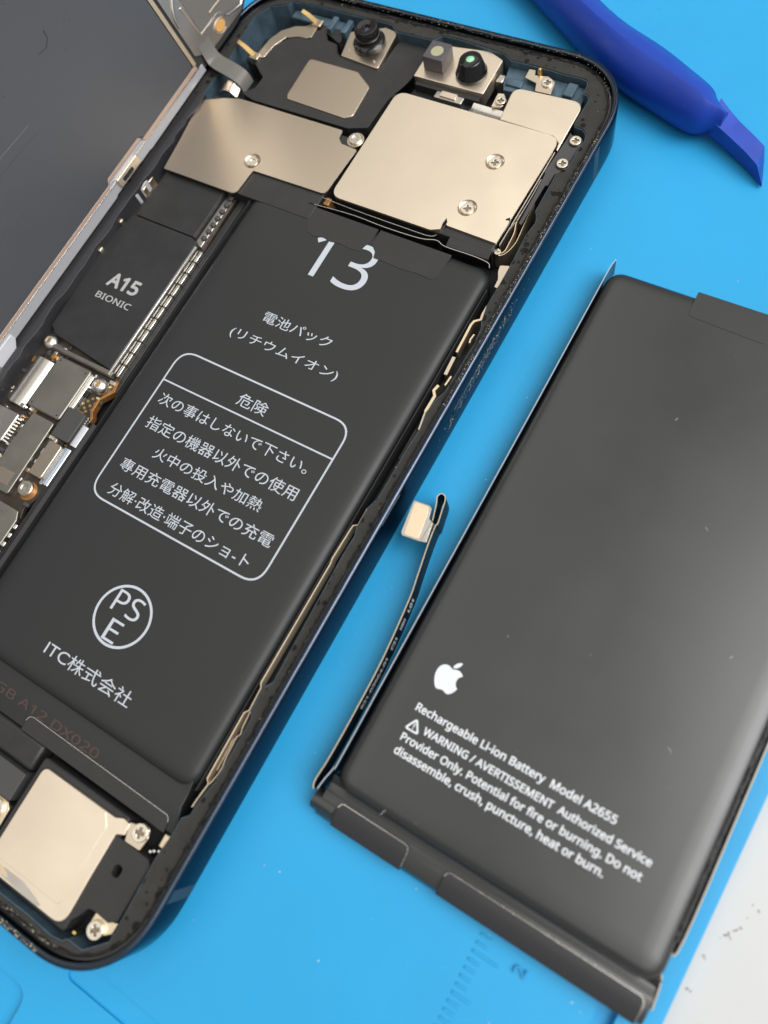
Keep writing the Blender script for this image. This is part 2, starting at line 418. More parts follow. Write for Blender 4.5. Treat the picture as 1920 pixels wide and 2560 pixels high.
# side button in its slot, antenna seams
prism('side_button', [(y, z) for y, z in rect(84.2, 2.55, 101.6, 4.95, 1.15)], -.08, .10, 'frame', PH, .06, fn=lambda c: Vector((c.z, c.x, c.y)))
prism('button_gap', [(y, z) for y, z in rect(83.7, 2.1, 102.1, 5.4, 1.5)], -.1, .014, 'deep', PH, 0, fn=lambda c: Vector((c.z, c.x, c.y)))
for a in ((13.0, 14.7), (129.9, 131.5)):
    prism('antenna_seam', [(a[0], .8), (a[1], .8), (a[1], 6.8), (a[0], 6.8)], -.1, .008, 'antenna', PH, 0, fn=lambda c: Vector((c.z, c.x, c.y)))
inner = [(-11.26, 142.85), (-8.65, 142.94), (-7.3, 142.8), (-6.94, 142.2), (-6.74, 140.3), (-5.9, 140.1), (-5.5, 139.5), (-5.5, 134.75), (-5.3, 134.03), (-4.65, 133.97), (-3.83, 133.91), (-3.06, 133.25),
 (-2.73, 132.2), (-2.9, 130.9), (-2.92, 127.66), (-2.95, 126.1), (-4.0, 125.2), (-3.94, 122.4), (-3.88, 118), (-3.17, 117.13), (-2.98, 116.1), (-3.17, 114.8), (-3.3, 113.6), (-3.05, 109.25), (-3.0, 104), (-3.05, 100.8),
 (-2.6, 98.4), (-2.1, 97.3), (-1.85, 94.5), (-2.0, 88.3), (-2.05, 86.3), (-2.55, 85.2), (-2.95, 82.6), (-2.5, 80), (-2.7, 76.5), (-2.72, 73.3), (-2.8, 68.5), (-3.35, 66.8), (-3.35, 63.7), (-2.95, 62.7), (-3.05, 59.7),
 (-2.6, 41.1), (-3.3, 40), (-3.3, 36.6), (-2.7, 36), (-2.65, 32.6), (-2.6, 27.5), (-3.2, 24.4), (-3.35, 22.4), (-4.1, 21.6), (-4.1, 19.35), (-4.4, 16.6), (-4.4, 15.3), (-4.2, 8), (-4.05, 7.3), (-4.2, 6.4), (-4.1, 5.75),
 (-6.6, 3.2), (-8.97, 3.16), (-9.5, 2.6), (-11.1, 2.3), (-15, 2.45), (-20, 2.35), (-45, 2.35), (-60, 2.4), (-66, 6), (-68.4, 12), (-68.4, 30), (-68.5, 60), (-68.7, 70), (-68.2, 86), (-68.7, 92), (-68.3, 97), (-69, 101), (-68.4, 107), (-68.9, 110), (-68.6, 114), (-68.2, 120), (-68, 128.8), (-68.5, 133.2), (-69, 138.7),
 (-67.4, 141.4), (-64.3, 142.7), (-63.9, 143.65), (-59.5, 143.9), (-56.4, 144), (-51.2, 143.95), (-43.4, 144.1), (-41.8, 142.9), (-35.2, 143), (-34.6, 143.2), (-33.6, 144.4), (-29.7, 144.45), (-22.04, 143.9), (-20.36, 142.95), (-18.2, 143), (-13.2, 143.0)]
inner = rp(inner, .35, 3)
outer = [(x, y) for x, y in rrect_loop(X0+.94, X1-.94, Y0+.94, Y1-.94, 11, 16, 2.25)]
CAV = prism('cavity_wall', outer, .96, 6.16, 'frame_in', PH, 0, holes=[inset(inner, -.05)] if False else [inner])
LED = prism('adhesive_ledge', [(x, y) for x, y in rrect_loop(X0+.96, X1-.96, Y0+.96, Y1-.96, 11, 16, 2.25)], 6.165, 6.32, 'ledge', PH, 0, holes=[inset(inner, -.14)])
prism('cavity_floor', [(x, y) for x, y in rrect_loop(X0+1.2, X1-1.2, Y0+1.2, Y1-1.2, 11, 12)], .97, 1.15, 'deep', PH, 0)
prism('gasket_line', [(x, y) for x, y in rrect_loop(X0+.97, X1-.97, Y0+.97, Y1-.97, 11, 16, 2.25)], 6.33, 6.52, 'gloss', PH, .05,
      holes=[[(x, y) for x, y in rrect_loop(X0+1.32, X1-1.32, Y0+1.32, Y1-1.32, 10.7, 16, 2.25)]])

gk = [(-69.5, 36)]
yy = 36.0
while yy < 120: gk.append((-67.5+random.uniform(-.28, .3), yy)); yy += random.uniform(.8, 2.2)
gk += [(-67.6, 120), (-69.5, 120)]
prism('torn_gasket', gk, 1.2, 6.37, 'bezel', PH, .05)
# ---- installed battery
BT = mobj('installed_battery', pillow_bm(-47.9, -5.0, 24.2, 107.2, 2.6, [(.05, 1.2), (0, 3.6), (.06, 4.3), (.28, 4.85), (.7, 5.2), (1.3, 5.4), (2.2, 5.49), (3.4, 5.5)]), 'cell', PH)
BT['label'] = 'black replacement battery with Japanese safety print and a large 13'
sh = [(-47.8, 18.9), (-4.6, 18.9), (-4.5, 19.6), (-5.6, 20.5), (-5.6, 25.4), (-47.8, 25.4)]
mobj('battery_shelf', loft_bm([[(-47.8, y, 1.2), (-47.8, y, z), (xr, y, z), (xr, y, 1.2)] for y, z, xr in ((18.9, 4.55, -4.6), (20.6, 4.75, -4.7), (22.2, 4.85, -5.3), (23.4, 4.72, -5.4), (24.3, 4.62, -5.5), (25.6, 5.0, -5.6))]), 'cell', BT, .12)
fl = rp([(-31.0, 18.7), (-31.0, 20.85, .9), (-6.0, 20.55, .8), (-5.7, 18.6)], 0)
prism('shelf_flap', fl, 4.6, 4.84, 'tape', BT, .05)
mobj('flap_edge', wire_bm([(x, y, 4.84) for x, y in rp([(-31.0, 18.9), (-31.0, 20.87, .9), (-6.0, 20.57, .8), (-5.72, 18.8)], 0)[1:-1]], .05), 'silver', BT)
# torn tapes at the top, foil seal along the right flank
prism('torn_tape', rp([(-36.5, 107.0), (-36.4, 103.9, .5), (-35.4, 102.5), (-34.0, 102.15), (-32.3, 102.45), (-31, 102.2), (-29.2, 102.5), (-27.4, 102.25), (-25.6, 102.4), (-25.3, 103.6), (-24.9, 104.3), (-24.8, 107.0)], .1), 5.45, 5.57, 'tape', BT, .02)
prism('torn_tape', rp([(-24.45, 107.0), (-24.3, 104.1), (-23.3, 103.2), (-23.0, 102.15), (-21.3, 102.2), (-18, 102.0), (-15.5, 102.25), (-12.7, 102.1, .3), (-12.2, 102.7), (-12.0, 107.0)], .1), 5.45, 5.57, 'tape', BT, .02)
mobj('foil_seal', ribbon_bm(smooth_path([(-4.75, 24.8), (-4.7, 40), (-4.72, 60), (-4.68, 80), (-4.72, 95), (-4.7, 104)]), 2.0, 4.95, .12), 'blackplastic', BT)
mobj('foil_seal', ribbon_bm(smooth_path([(-48.35, 25), (-48.3, 60), (-48.35, 90), (-48.2, 106.6)]), 2.0, 5.1, .12), 'blackplastic', BT)
# print
z = 5.515
text('lettering', '13', -33.2, -21.9, 95.6, 5.506, 'print', BT, y1=103.9, bold=0)
text('lettering', '電池パック', -33.7, -21.4, 85.75, z, 'print', BT, y1=87.65, bold=.0)
text('lettering', '(リチウムイオン)', -37.2, -17.7, 81.35, z, 'print', BT, y1=83.35, bold=.0)
text('lettering', '危険', -29.7, -24.5, 72.2, z, 'print', BT, y1=74.3, bold=.0)
text('lettering', '次の事はしないで下さい。', -41.3, -14.1, 67.2, z, 'print', BT, y1=69.2, bold=.0)
text('lettering', '指定の機器以外での使用', -40.8, -13.5, 63.1, z, 'print', BT, y1=65.2, bold=.0)
text('lettering', '火中の投入や加熱', -36.8, -17.2, 59.5, z, 'print', BT, y1=61.4, bold=.0)
text('lettering', '專用充電器以外での充電', -40.6, -13.0, 55.8, z, 'print', BT, y1=57.8, bold=.0)
text('lettering', '分解·改造·端子のショ-ト', -39.9, -14.4, 51.8, z, 'print', BT, y1=53.85, bold=.0)
def line_box(lw):
    o_ = rect(-42.75, 50.55, -11.5, 76.65, 3.0, 8); i_ = rect(-42.75+lw, 50.55+lw, -11.5-lw, 76.65-lw, 3.0-lw, 8)
    return prism('warning_box', o_, z-.008, z, 'print', BT, 0, holes=[i_])
line_box(.27)
box('box_divider', -42.5, -11.75, 70.82, 71.06, z-.008, z+.001, 'print', BT, 0)
prism('pse_ring', circ(-26.6, 38.15, 4.45, 64), z-.008, z, 'print', BT, 0, holes=[circ(-26.6, 38.15, 4.08, 64)])
text('lettering', 'PS', -29.05, -24.35, 38.2, z, 'print', BT, y1=41.35, bold=.0)
text('lettering', 'E', -27.75, -25.6, 34.3, z, 'print', BT, y1=37.4, bold=.0)
text('lettering', 'ITC株式会社', -34.2, -18.7, 28.45, z, 'print', BT, y1=30.6, bold=.0)
text('lettering', 'GB A12 DX020', -38.2, -18.9, 21.0, 4.87, 'printred', BT, y1=22.3, bold=.012)

# ---- channel springs and contacts to the right of the battery
def zline(name, pts, z0, z1, mat, th=.16): return mobj(name, ribbon_bm(pts, z0, z1, th), mat, PH)
zline('contact_strip', [(-3.73, 66.96), (-3.72, 64.4), (-4.3, 63.96), (-4.36, 63.1), (-4.5, 58.7), (-4.36, 57.9), (-4.4, 40.13), (-4.05, 39.6), (-3.9, 36.5), (-4.35, 35.9), (-4.2, 26.8), (-3.7, 26.35), (-4.0, 24.0), (-4.05, 23)], 3.2, 5.0, 'strip', .15)
zline('contact_strip', [(-3.75, 36.45), (-3.58, 34.3), (-3.32, 33.4), (-3.62, 32.9), (-3.47, 30.1), (-3.21, 28.9), (-3.31, 27.6), (-3.6, 26.4)], 3.2, 4.9, 'strip', .11)
zline('contact_strip', [(-3.9, 32.5), (-3.75, 28.2)], 3.2, 4.7, 'cream', .08)
zline('contact_strip', [(-3.35, 101.5), (-3.35, 100.1), (-3.2, 99.2), (-3.95, 98.6), (-4.1, 97.9), (-3.9, 93.1)], 3.4, 5.0, 'cream', .34)
zline('contact_strip', [(-3.88, 92.3), (-3.7, 89.3)], 3.4, 4.95, 'nickel', .5)
zline('contact_strip', [(-2.84, 96.5), (-2.95, 95.6), (-2.82, 95.0)], 3.4, 5.3, 'cream', .22)
zline('contact_strip', [(-2.72, 89.3), (-2.86, 87.7)], 3.4, 5.2, 'cream', .26)
zline('contact_strip', [(-3.76, 87.4), (-4.0, 86.4), (-3.45, 85.7), (-3.5, 83.0)], 3.4, 5.0, 'cream', .42)
zline('contact_strip', [(-3.5, 83.0), (-3.13, 80.9), (-3.03, 80.2)], 3.4, 5.0, 'nickel', .2)
zline('contact_strip', [(-3.04, 73.8), (-2.9, 74.4)], 3.4, 5.0, 'cream', .3)
box('button_switch', -3.45, -2.75, 75.2, 80.1, 2, 4.9, 'deep', PH, .05)
mobj('switch_rim', wire_bm([(-3.42, 75.3, 4.92), (-3.42, 80.0, 4.92), (-2.8, 80.0, 4.92)], .05), 'darkgrey', PH)
box('channel_floor', -4.4, -1.5, 20, 103, 1.2, 2.6, 'deep', PH, 0)

# ---- upper region: shields
def dimple(x, y, z, r, parent):
    return mobj('screw_recess', lathe_bm([(r+.28, z+.012), (r, z+.0), (r-.16, z-.2), (r-.45, z-.32), (.05, z-.33)], 30, (x, y), False), 'nickel', parent)
box('camera_block', -34.6, -6.7, 109.6, 131.2, 1.2, 5.9, 'blackplastic', PH, .2)
MS = prism('main_shield', rp([(-35.0, 131.5, 1.9), (-6.15, 131.35, 2.1), (-6.55, 110.75, .3), (-14.95, 110.95, .25), (-15.2, 111.4, .2), (-15.7, 111.35, .2), (-15.5, 110.0, .3), (-16.9, 109.35, .7), (-35.0, 109.35, 1.9)], 0, 8), 5.95, 6.35, 'nickel_lt', PH, .16,
           holes=[circ(-13.54, 123.96, 1.5, 30), circ(-13.5, 114.88, 1.5, 30)], seg=3)
MS['label'] = 'large plain nickel shield plate with two recessed screws'
for y in (123.96, 114.88):
    dimple(-13.52, y, 6.33, 1.5, MS); screw(-13.52, y, 6.25, 1.0, MS, 'cross', 20, .25)
prism('small_shield', rp([(-16.75, 131.78), (-17.5, 138.35, 1.6), (-5.8, 138.9, 1.9), (-5.7, 129.2), (-5.95, 129.3), (-6.25, 130.6), (-7.6, 131.6)], 0, 7), 5.7, 6.1, 'nickel_lt', PH, .14, seg=3)
LS = prism('connector_shield', rp([(-67.3, 119.2, .3), (-63.99, 120.7), (-61.1, 121.5), (-39.9, 121.55, .5), (-39.75, 119.95, .4), (-38.8, 119.1, .4), (-35.6, 118.85, .4), (-36.15, 109.45, 1.0), (-50.35, 109.25, .5), (-50.65, 104.1, 1.0), (-65.9, 104.1, .3), (-66.6, 109.8), (-67.4, 115)], 0, 6), 5.75, 6.02, 'nickel', PH, .1,
           holes=[circ(-51.5, 110.85, 1.45, 30)])
dimple(-51.5, 110.85, 6.0, 1.45, LS); screw(-51.5, 110.85, 5.95, .95, LS, 'dome', 0, .2)
prism('screw_tab', circ(-37.2, 120.9, 1.45, 28), 5.45, 5.62, 'nickel', LS, .05); screw(-37.2, 120.9, 5.95, 1.15, LS, 'dome', 30, .35)
box('connector_block', -66.5, -36.5, 104.6, 121, 1.2, 5.6, 'blackplastic', PH, .1)
# edges between the shields and the battery: black flex, folded foil, copper bits
box('shield_skirt', -49.9, -37.2, 107.6, 109.2, 1.2, 5.4, 'blackplastic', PH, .2)
box('copper_pad', -50.2, -48.3, 105.9, 108.2, 1.5, 4.9, 'copper', PH, .15)
box('copper_pad', -42.8, -41.9, 107.5, 108.4, 1.5, 4.9, 'copper', PH, .1)
box('copper_pad', -36.1, -35.1, 108.2, 109.6, 1.5, 5.2, 'copper', PH, .1)
mobj('folded_foil', ribbon_bm(smooth_path([(-38, 107.3), (-30, 107.75), (-24, 107.6), (-18, 107.8), (-15.4, 108.4), (-13.6, 107.9), (-9, 107.95), (-6.4, 107.7), (-5.7, 106.9)], 5), 4.0, 5.7, .12), 'gloss', PH)
mobj('foil_edge', wire_bm([(p.x, p.y, 5.72) for p in smooth_path([(-37, 107.3), (-30, 107.75), (-24, 107.6), (-18, 107.8), (-15.4, 108.4), (-13.6, 107.9), (-9, 107.95), (-6.4, 107.7), (-5.8, 107.0)], 5)], .06), 'silver', PH)
mobj('foil_edge', wire_bm([(p.x, p.y, 5.6) for p in smooth_path([(-36.5, 109.0), (-30, 108.75), (-22, 108.7), (-17, 108.75), (-15.9, 109.4)], 5)], .05), 'silver', PH)
mobj('battery_flex', loft_bm([[(-13.7, y, z), (-6.7, y+.15, z), (-6.7, y+.15, z-.15), (-13.7, y, z-.15)] for y, z in ((110.6, 5.75), (109.9, 5.85), (109.0, 5.8), (108.2, 5.5), (107.9, 4.8))]), 'blackplastic', PH, .03)
mobj('shield_hook', wire_bm([(-15.5, 111.2, 6.3), (-15.4, 111.9, 6.5), (-15.2, 111.4, 6.3), (-15.3, 110.4, 5.8)], .16, 8), 'gloss', PH)
mobj('shield_hook', wire_bm([(-7.1, 115.0, 6.3), (-6.7, 115.3, 6.5), (-6.4, 114.9, 6.3), (-6.6, 113.0, 5.8), (-6.9, 111.5, 5.5)], .14, 8), 'gloss', PH)
screw(-6.2, 110.3, 5.2, .55, PH, 'dome', 0, .6)

# right hand strip beside the shield: bracket with two screws, flex cable rounding the corner
SB = prism('button_bracket', rp([(-5.5, 133.5), (-5.2, 133.0, .3), (-4.1, 133.2, .5), (-3.15, 131.3, .5), (-3.3, 127.2, .4), (-4.0, 125.8, .5), (-4.4, 125.6), (-4.4, 123.3), (-4.8, 123.2), (-4.95, 115.5), (-5.4, 115.7), (-5.55, 122.4), (-5.75, 125.1), (-5.95, 125.5), (-5.5, 132.5)], .1), 5.4, 5.6, 'darkgrey', PH, .04)
for y in (132.03, 127.5):
    prism('screw_seat', circ(-4.1, y, 1.1, 26), 5.3, 5.63, 'gloss', SB, 0); screw(-4.07, y, 5.95, .88, SB, 'cross', 25, .4)
mobj('side_flex', ribbon_bm(smooth_path([(-5.9, 117.5), (-5.95, 116), (-5.45, 114.2), (-5.3, 112), (-5.3, 110.9), (-5.7, 110.3), (-6.3, 110.5)], 6), 2.5, 5.1, .12), 'cream', PH)
mobj('side_flex', ribbon_bm(smooth_path([(-5.0, 120), (-4.9, 117.3), (-4.6, 114.5), (-4.5, 112.7), (-4.9, 110.9), (-5.6, 110.0), (-6.5, 110.0)], 6), 2.0, 5.0, .10), 'cream', PH)
mobj('shield_foot', ribbon_bm([(-6.15, 111), (-6.05, 120), (-6.0, 129)], 2.0, 5.9, .14), 'steel', PH)
mobj('shield_foot', ribbon_bm([(-5.8, 116), (-5.75, 121), (-5.8, 124)], 2.0, 5.6, .1), 'steel', PH)
prism('contact_pad', rp([(-4.9, 108.5, .3), (-3.4, 109.0, .3), (-3.35, 107.6), (-3.45, 104.8, .2), (-4.0, 104.9), (-4.05, 106.2), (-4.65, 107.4)], .1), 4.6, 4.9, 'nickel', PH, .05)
box('side_component', -4.2, -3.5, 121.2, 122.3, 2, 4.7, 'bluechip', PH, .15)
for y in (120.4, 119.6, 118.6): box('side_component', -4.15, -3.75, y-.25, y+.2, 2, 4.5, 'solder', PH, .1)

# ---- top row: earpiece housing, cameras, brackets
SP = prism('earpiece_housing', rp([(-59.0, 122.5, .3), (-62.2, 123.2, .3), (-60.4, 125.0, .2), (-60.3, 127.5, .3), (-63.7, 129.9, .4), (-63.2, 132.1), (-62.3, 134.6), (-60.6, 136.7), (-58.5, 137.6), (-56.6, 137.7, .4), (-56.5, 140.0, .4), (-54.8, 140.2, .5), (-53.4, 138.4, .4), (-51.2, 138.1, .5), (-50.2, 136.4, .4), (-49, 135.8, .4), (-41.5, 135.6, .5), (-38.4, 134.6), (-36.1, 132.2, .6), (-36.4, 130), (-36.7, 123.9, .6), (-39.9, 122.7, .8)], .15), 1.2, 5.4, 'blackplastic', PH, .25, seg=3)
prism('earpiece_plate', rp([(-54.1, 133.65, .8), (-44.2, 133.65, .6), (-40.6, 131.4, .5), (-40.2, 125.0, 1.0), (-41.5, 124.2, .9), (-53.3, 124.6, .9), (-53.75, 125.6)], .2, 6), 5.3, 5.6, 'nickel', SP, .1, seg=3)
prism('earpiece_rim', rp([(-66.5, 130.5), (-64.5, 136), (-62, 139.8), (-58, 141.6), (-52, 141.8), (-51.5, 139), (-55, 140.5), (-58, 138.5), (-62, 136.5), (-64.4, 130.2)], .4), 1.2, 4.7, 'blackplastic', PH, .2)
prism('earpiece_spring', rp([(-64.05, 132.3), (-63.8, 135.4), (-62.75, 137.7), (-60.7, 139.4), (-58.8, 139.9), (-58.1, 140.9, .2), (-56.6, 140.6, .2), (-56.5, 138.0, .3), (-57.4, 137.5, .3), (-59.0, 137.45), (-61.0, 136.6), (-62.25, 134.1), (-62.55, 131.3, .4), (-64.4, 130.8, .3)], .2), 5.4, 5.58, 'nickel', PH, .05)
for (xa, ya, xb, yb) in ((-60.2, 141.6, -56.9, 141.0), (-68.0, 131.9, -64.1, 130.9)):
    mobj('contact_finger', loft_bm([[(xa, ya-.45, 7.0), (xa, ya+.35, 7.0), (xa, ya+.35, 6.85), (xa, ya-.45, 6.85)], [((xa*.6+xb*.4), (ya*.6+yb*.4)-.5, 6.75), ((xa*.6+xb*.4), (ya*.6+yb*.4)+.4, 6.75), ((xa*.6+xb*.4), (ya*.6+yb*.4)+.4, 6.6), ((xa*.6+xb*.4), (ya*.6+yb*.4)-.5, 6.6)], [(xb, yb-.55, 5.9), (xb, yb+.5, 5.9), (xb, yb+.5, 5.7), (xb, yb-.55, 5.7)]]), 'gold', PH, .05)
    box('finger_base', xb-.9, xb+.9, yb-.75, yb+.75, 4.5, 5.95, 'nickel', PH, .15, .2)
FC = prism('front_camera', rp([(-50.0, 141.0, .3), (-48.9, 135.75, .2), (-41.1, 135.1, .5), (-41.85, 143.3, .8), (-44.4, 143.7, .3), (-46.5, 142.6)], .2), 3.5, 5.8, 'nickel', PH, .12, seg=3)
mobj('lens_barrel', lathe_bm([(2.75, 5.8), (2.8, 6.3), (2.55, 6.6), (2.1, 6.75), (1.95, 7.0), (2.1, 7.3), (2.1, 8.6), (1.85, 8.95), (1.5, 9.0), (.75, 8.75), (.7, 8.5), (.02, 8.45)], 36, (-45.3, 139.6)), 'gloss', FC)
mobj('lens_element', lathe_bm([(.62, 8.47), (.45, 8.58), (.2, 8.63), (.02, 8.64)], 24, (-45.3, 139.6)), 'lens', FC)
for q in ((-48.3, 137.4), (-42.6, 136.4)): mobj('weld_dot', lathe_bm([(.25, 5.8), (.2, 5.95), (.02, 5.98)], 12, q), 'silver', FC)
mobj('sensor_flex', loft_bm([[(-41.3, y, z), (xr, y, z), (xr, y, z-.2), (-41.3, y, z-.2)] for y, z, xr in ((143.1, 4.6, -35.6), (141.5, 4.9, -35.0), (139.5, 5.0, -34.9), (136, 4.95, -35.1), (134, 5.25, -35.3), (132, 5.3, -35.9), (130.9, 5.3, -36.0))]), 'blackplastic', PH, .03)
SU = prism('sensor_unit', rp([(-34.5, 135.7, .2), (-34.6, 140.3), (-31.4, 143.3), (-24.7, 144.2, .3), (-21.85, 143.1, .4), (-21.7, 135.8, .4)], .2), 3.2, 5.8, 'nickel_lt', PH, .12, seg=3)
box('sensor_skirt', -34.0, -22.2, 134.9, 136, 1.2, 5.0, 'blackplastic', SU, .05)
DP = box('dot_projector', -33.5, -29.9, 137.5, 141.2, 5.8, 8.2, 'boxgrey', SU, .12)
mobj('projector_window', lathe_bm([(1.05, 8.19), (1.05, 8.23), (.85, 8.235), (.02, 8.22)], 26, (-31.6, 139.2)), 'diffuser', DP)
mobj('infrared_barrel', lathe_bm([(2.55, 5.8), (2.6, 6.2), (2.35, 6.6), (1.8, 8.35), (1.6, 8.5), (.72, 8.5), (.66, 8.3), (.02, 8.28)], 36, (-25.5, 139.1)), 'gloss', SU)
mobj('infrared_lens', lathe_bm([(.68, 8.40), (.5, 8.47), (.02, 8.5)], 24, (-25.5, 139.1)), 'lensgreen', SU)
CN = box('flex_socket', -29.8, -24.7, 133.6, 135.3, 3.4, 4.9, 'steel', PH, .15, .3)
box('socket_cover', -28.8, -25.9, 133.9, 135.0, 4.9, 5.15, 'nickel_lt', CN, .06)
box('camera_flex', -34.5, -20, 131.0, 135.2, 1.2, 3.6, 'deep', PH, .1)
prism('antenna_carrier', rp([(-20.8, 143.2), (-20.1, 139.6, .2), (-19.5, 138.4), (-17.4, 138.6), (-6.6, 138.9), (-6.8, 142.6), (-11.3, 142.8)], .15), 1.2, 4.9, 'frame_in', PH, .12)
box('carrier_rib', -10.0, -8.4, 139.8, 142.4, 4.9, 5.6, 'frame_in', PH, .15)
box('carrier_rib', -19.6, -16.9, 139.3, 140.6, 4.9, 5.3, 'frame_in', PH, .15)
for x in (-54.5, -51.5): box('carrier_rib', x-.5, x+.5, 140.6, 143.6, 3, 5.6, 'frame_in', PH, .15)
box('carrier_rib', -63.5, -51, 141.8, 143.6, 2, 4.8, 'frame_in', PH, .2)
BK = prism('antenna_bracket', rp([(-17.0, 142.7), (-15.9, 142.8), (-15.55, 141.8), (-13.4, 142.2, .4), (-11.9, 141.5, .8), (-11.55, 139.0), (-14.2, 138.9), (-14.7, 140.4), (-16.9, 140.9)], .15), 5.6, 5.85, 'nickel', PH, .06)
screw(-13.0, 140.85, 6.1, .9, BK, 'cross', 25, .3)
mobj('test_pin', lathe_bm([(.4, 5.0), (.4, 6.2), (.25, 6.7), (.02, 6.8)], 14, (-15.0, 142.4)), 'gold', PH)
B2 = prism('ground_clip', rp([(-19.8, 137.2), (-18.8, 137.4), (-17.7, 136.2, .4), (-17.9, 134.9, .4), (-19.6, 134.4)], .15), 4.9, 5.3, 'nickel_lt', PH, .08)
screw(-18.55, 135.7, 5.65, .85, B2, 'cross', 15, .4)
mobj('ground_foil', loft_bm([[(-22.8, y, z), (-17.4, y, z-.1), (-17.4, y, z-.3), (-22.8, y, z-.2)] for y, z in ((131.5, 4.6), (132.5, 5.1), (133.6, 4.7), (134.6, 4.9))]), 'silver', PH, .03)
box('side_contact', -21.5, -20.3, 139.6, 141.2, 2.5, 5.0, 'steel', PH, .2)

# ---- left strip: logic board
LB = prism('logic_board', rp([(-68.3, 36), (-68.3, 105), (-51.8, 105), (-51.2, 93), (-50.6, 67.9), (-50.2, 66.0, .3), (-51.7, 63.8, .4), (-51.6, 61.8, .3), (-50.95, 61.0, .3), (-50.9, 59.2), (-50.6, 54), (-50.3, 48), (-52.0, 43.8, .6), (-51.4, 41.8), (-51.2, 36)], .1), 3.0, 3.75, 'pcb', PH, .05)
LB['label'] = 'brown circuit board strip with black processor and soldered shields'
prism('board_edge', rp([(-50.55, 67.8), (-50.1, 66.0, .3), (-51.62, 63.8, .4), (-51.5, 61.8, .3), (-50.85, 61.0, .3), (-50.8, 59.2), (-51.25, 59.2), (-51.35, 60.9), (-51.95, 61.7), (-52.1, 63.9), (-50.7, 66.1), (-51.2, 67.8)], .1), 2.7, 3.9, 'copper', LB, .06)
CPU = prism('processor_cover', rp([(-67.0, 71.2, .3), (-65.4, 70.2), (-52.35, 68.7, .3), (-52.35, 94.2), (-53.7, 94.65), (-66.6, 94.65), (-67.8, 89)], .1), 3.7, 5.0, 'blackplastic', LB, .1)
CPU['label'] = 'black processor label reading A15 BIONIC'
prism('upper_cover', rect(-66.0, 94.85, -53.55, 104.7, .2), 3.7, 4.98, 'blackplastic', LB, .08)
text('lettering', 'A15', -62.8, -56.45, 81.25, 5.012, 'printg', CPU, y1=83.95, bold=.026)
text('lettering', 'BIONIC', -63.2, -55.9, 78.7, 5.012, 'printg', CPU, y1=79.85, bold=.008)
mobj('shield_lip', loft_bm([[(-52.35, y, 4.6), (-52.25, y, 5.05), (-51.9, y, 5.1), (-51.65, y, 4.7), (-51.6, y, 4.0), (-52.35, y, 4.0)] for y in (67.9, 93.4)]), 'silver', LB, .05)
mobj('shield_lip', loft_bm([[(x, 67.75, 4.0), (x, 67.75, 4.6), (x, 68.0, 4.85), (x, 68.6, 4.9), (x, 68.7, 4.0)] for x in (-64.5, -51.6)]), 'chipgrey', LB, .05)
for i in range(11):
    y = 68.3+i*2.28; box('spring_finger', -51.4, -50.8, y, y+2.2, 3.6, 4.4, 'steel', LB, .16)
box('comb_plate', -53.4, -51.9, 94.0, 104.9, 3.6, 4.15, 'steel', LB, .1)
for i in range(7):
    y = 95.2+i*1.4; box('comb_tooth', -52.6, -51.8, y, y+.8, 4.1, 4.6, 'darkgrey', LB, .15, .2)
mobj('board_flex', loft_bm([[(x, y, 3.76+z) for y in (57.1, 65.8)]+[(x, y, 3.5+z) for y in (65.8, 57.1)] for x, z in ((-66.3, .7), (-65.6, 1.25), (-64.4, 1.4), (-63.2, 1.2), (-62.5, .6))]), 'steel', LB, .1)
box('flex_end', -62.9, -61.9, 57.0, 57.8, 4.2, 5.1, 'silver', LB, .2)
QC = prism('radio_shield', rect(-61.95, 57.9, -55.0, 67.25, .6), 3.7, 5.0, 'chipgrey', LB, .22, seg=3)
box('shield_step', -55.1, -54.5, 58.4, 66.8, 3.7, 4.4, 'silver', QC, .15)
for q in ((-61.3, 66.6), (-55.8, 66.5), (-61.3, 58.6), (-55.8, 58.5)): prism('pin_hole', circ(*q, .14, 10), 4.99, 5.006, 'hole', QC, 0)
for (x, y) in ((-65.6, 68.7), (-52.6, 65.8)):
    mobj('standoff', lathe_bm([(1.35, 3.7), (1.4, 4.3), (1.2, 4.8), (.75, 5.2), (.55, 5.25), (.45, 5.0), (.02, 4.95)], 24, (x, y)), 'solder', LB)
    mobj('standoff_core', lathe_bm([(.4, 4.96), (.35, 5.1), (.02, 5.15)], 14, (x, y)), 'gold', LB)
prism('grey_shield_can', rp([(-60.2, 57.3, .5), (-55.6, 57.3, .5), (-55.3, 44.4, .5), (-61.5, 44.3), (-61.5, 47.0), (-60.3, 49.0, .3), (-60.5, 50.2, .3)], .2), 3.7, 4.7, 'chipgrey', LB, .15, seg=3)
box('code_patch', -59.3, -56.4, 45.5, 47.7, 4.7, 4.715, 'nickel', LB, 0)
prism('black_socket', rect(-54.85, 55.5, -51.25, 60.7, .4), 3.7, 4.9, 'darkgrey', LB, .12)
for i in range(5): mobj('solder_ball', lathe_bm([(.22, 3.7), (.26, 4.1), (.15, 4.35), (.02, 4.4)], 10, (-51.1, 58.6+i*.45)), 'solder', LB)
def half_roll(name, x0, x1, y0, y1, zc, h, mat):
    loops = []
    for y in (y0, y1):
        loops.append([(x0+(x1-x0)*(.5-.5*math.cos(math.pi*i/10)), y, zc+h*math.sin(math.pi*i/10)) for i in range(11)]+[(x1, y, zc-.5), (x0, y, zc-.5)])
    return mobj(name, loft_bm(loops), mat, LB)
half_roll('white_tape_roll', -51.35, -49.55, 55.5, 59.1, 3.9, .75, 'whiteroll')
half_roll('pale_flex_roll', -52.0, -50.0, 48.4, 54.8, 3.7, .8, 'blueroll')
prism('shield_pad', rect(-54.3, 48.8, -51.7, 54.75, .5), 3.7, 4.85, 'nickel', LB, .12)
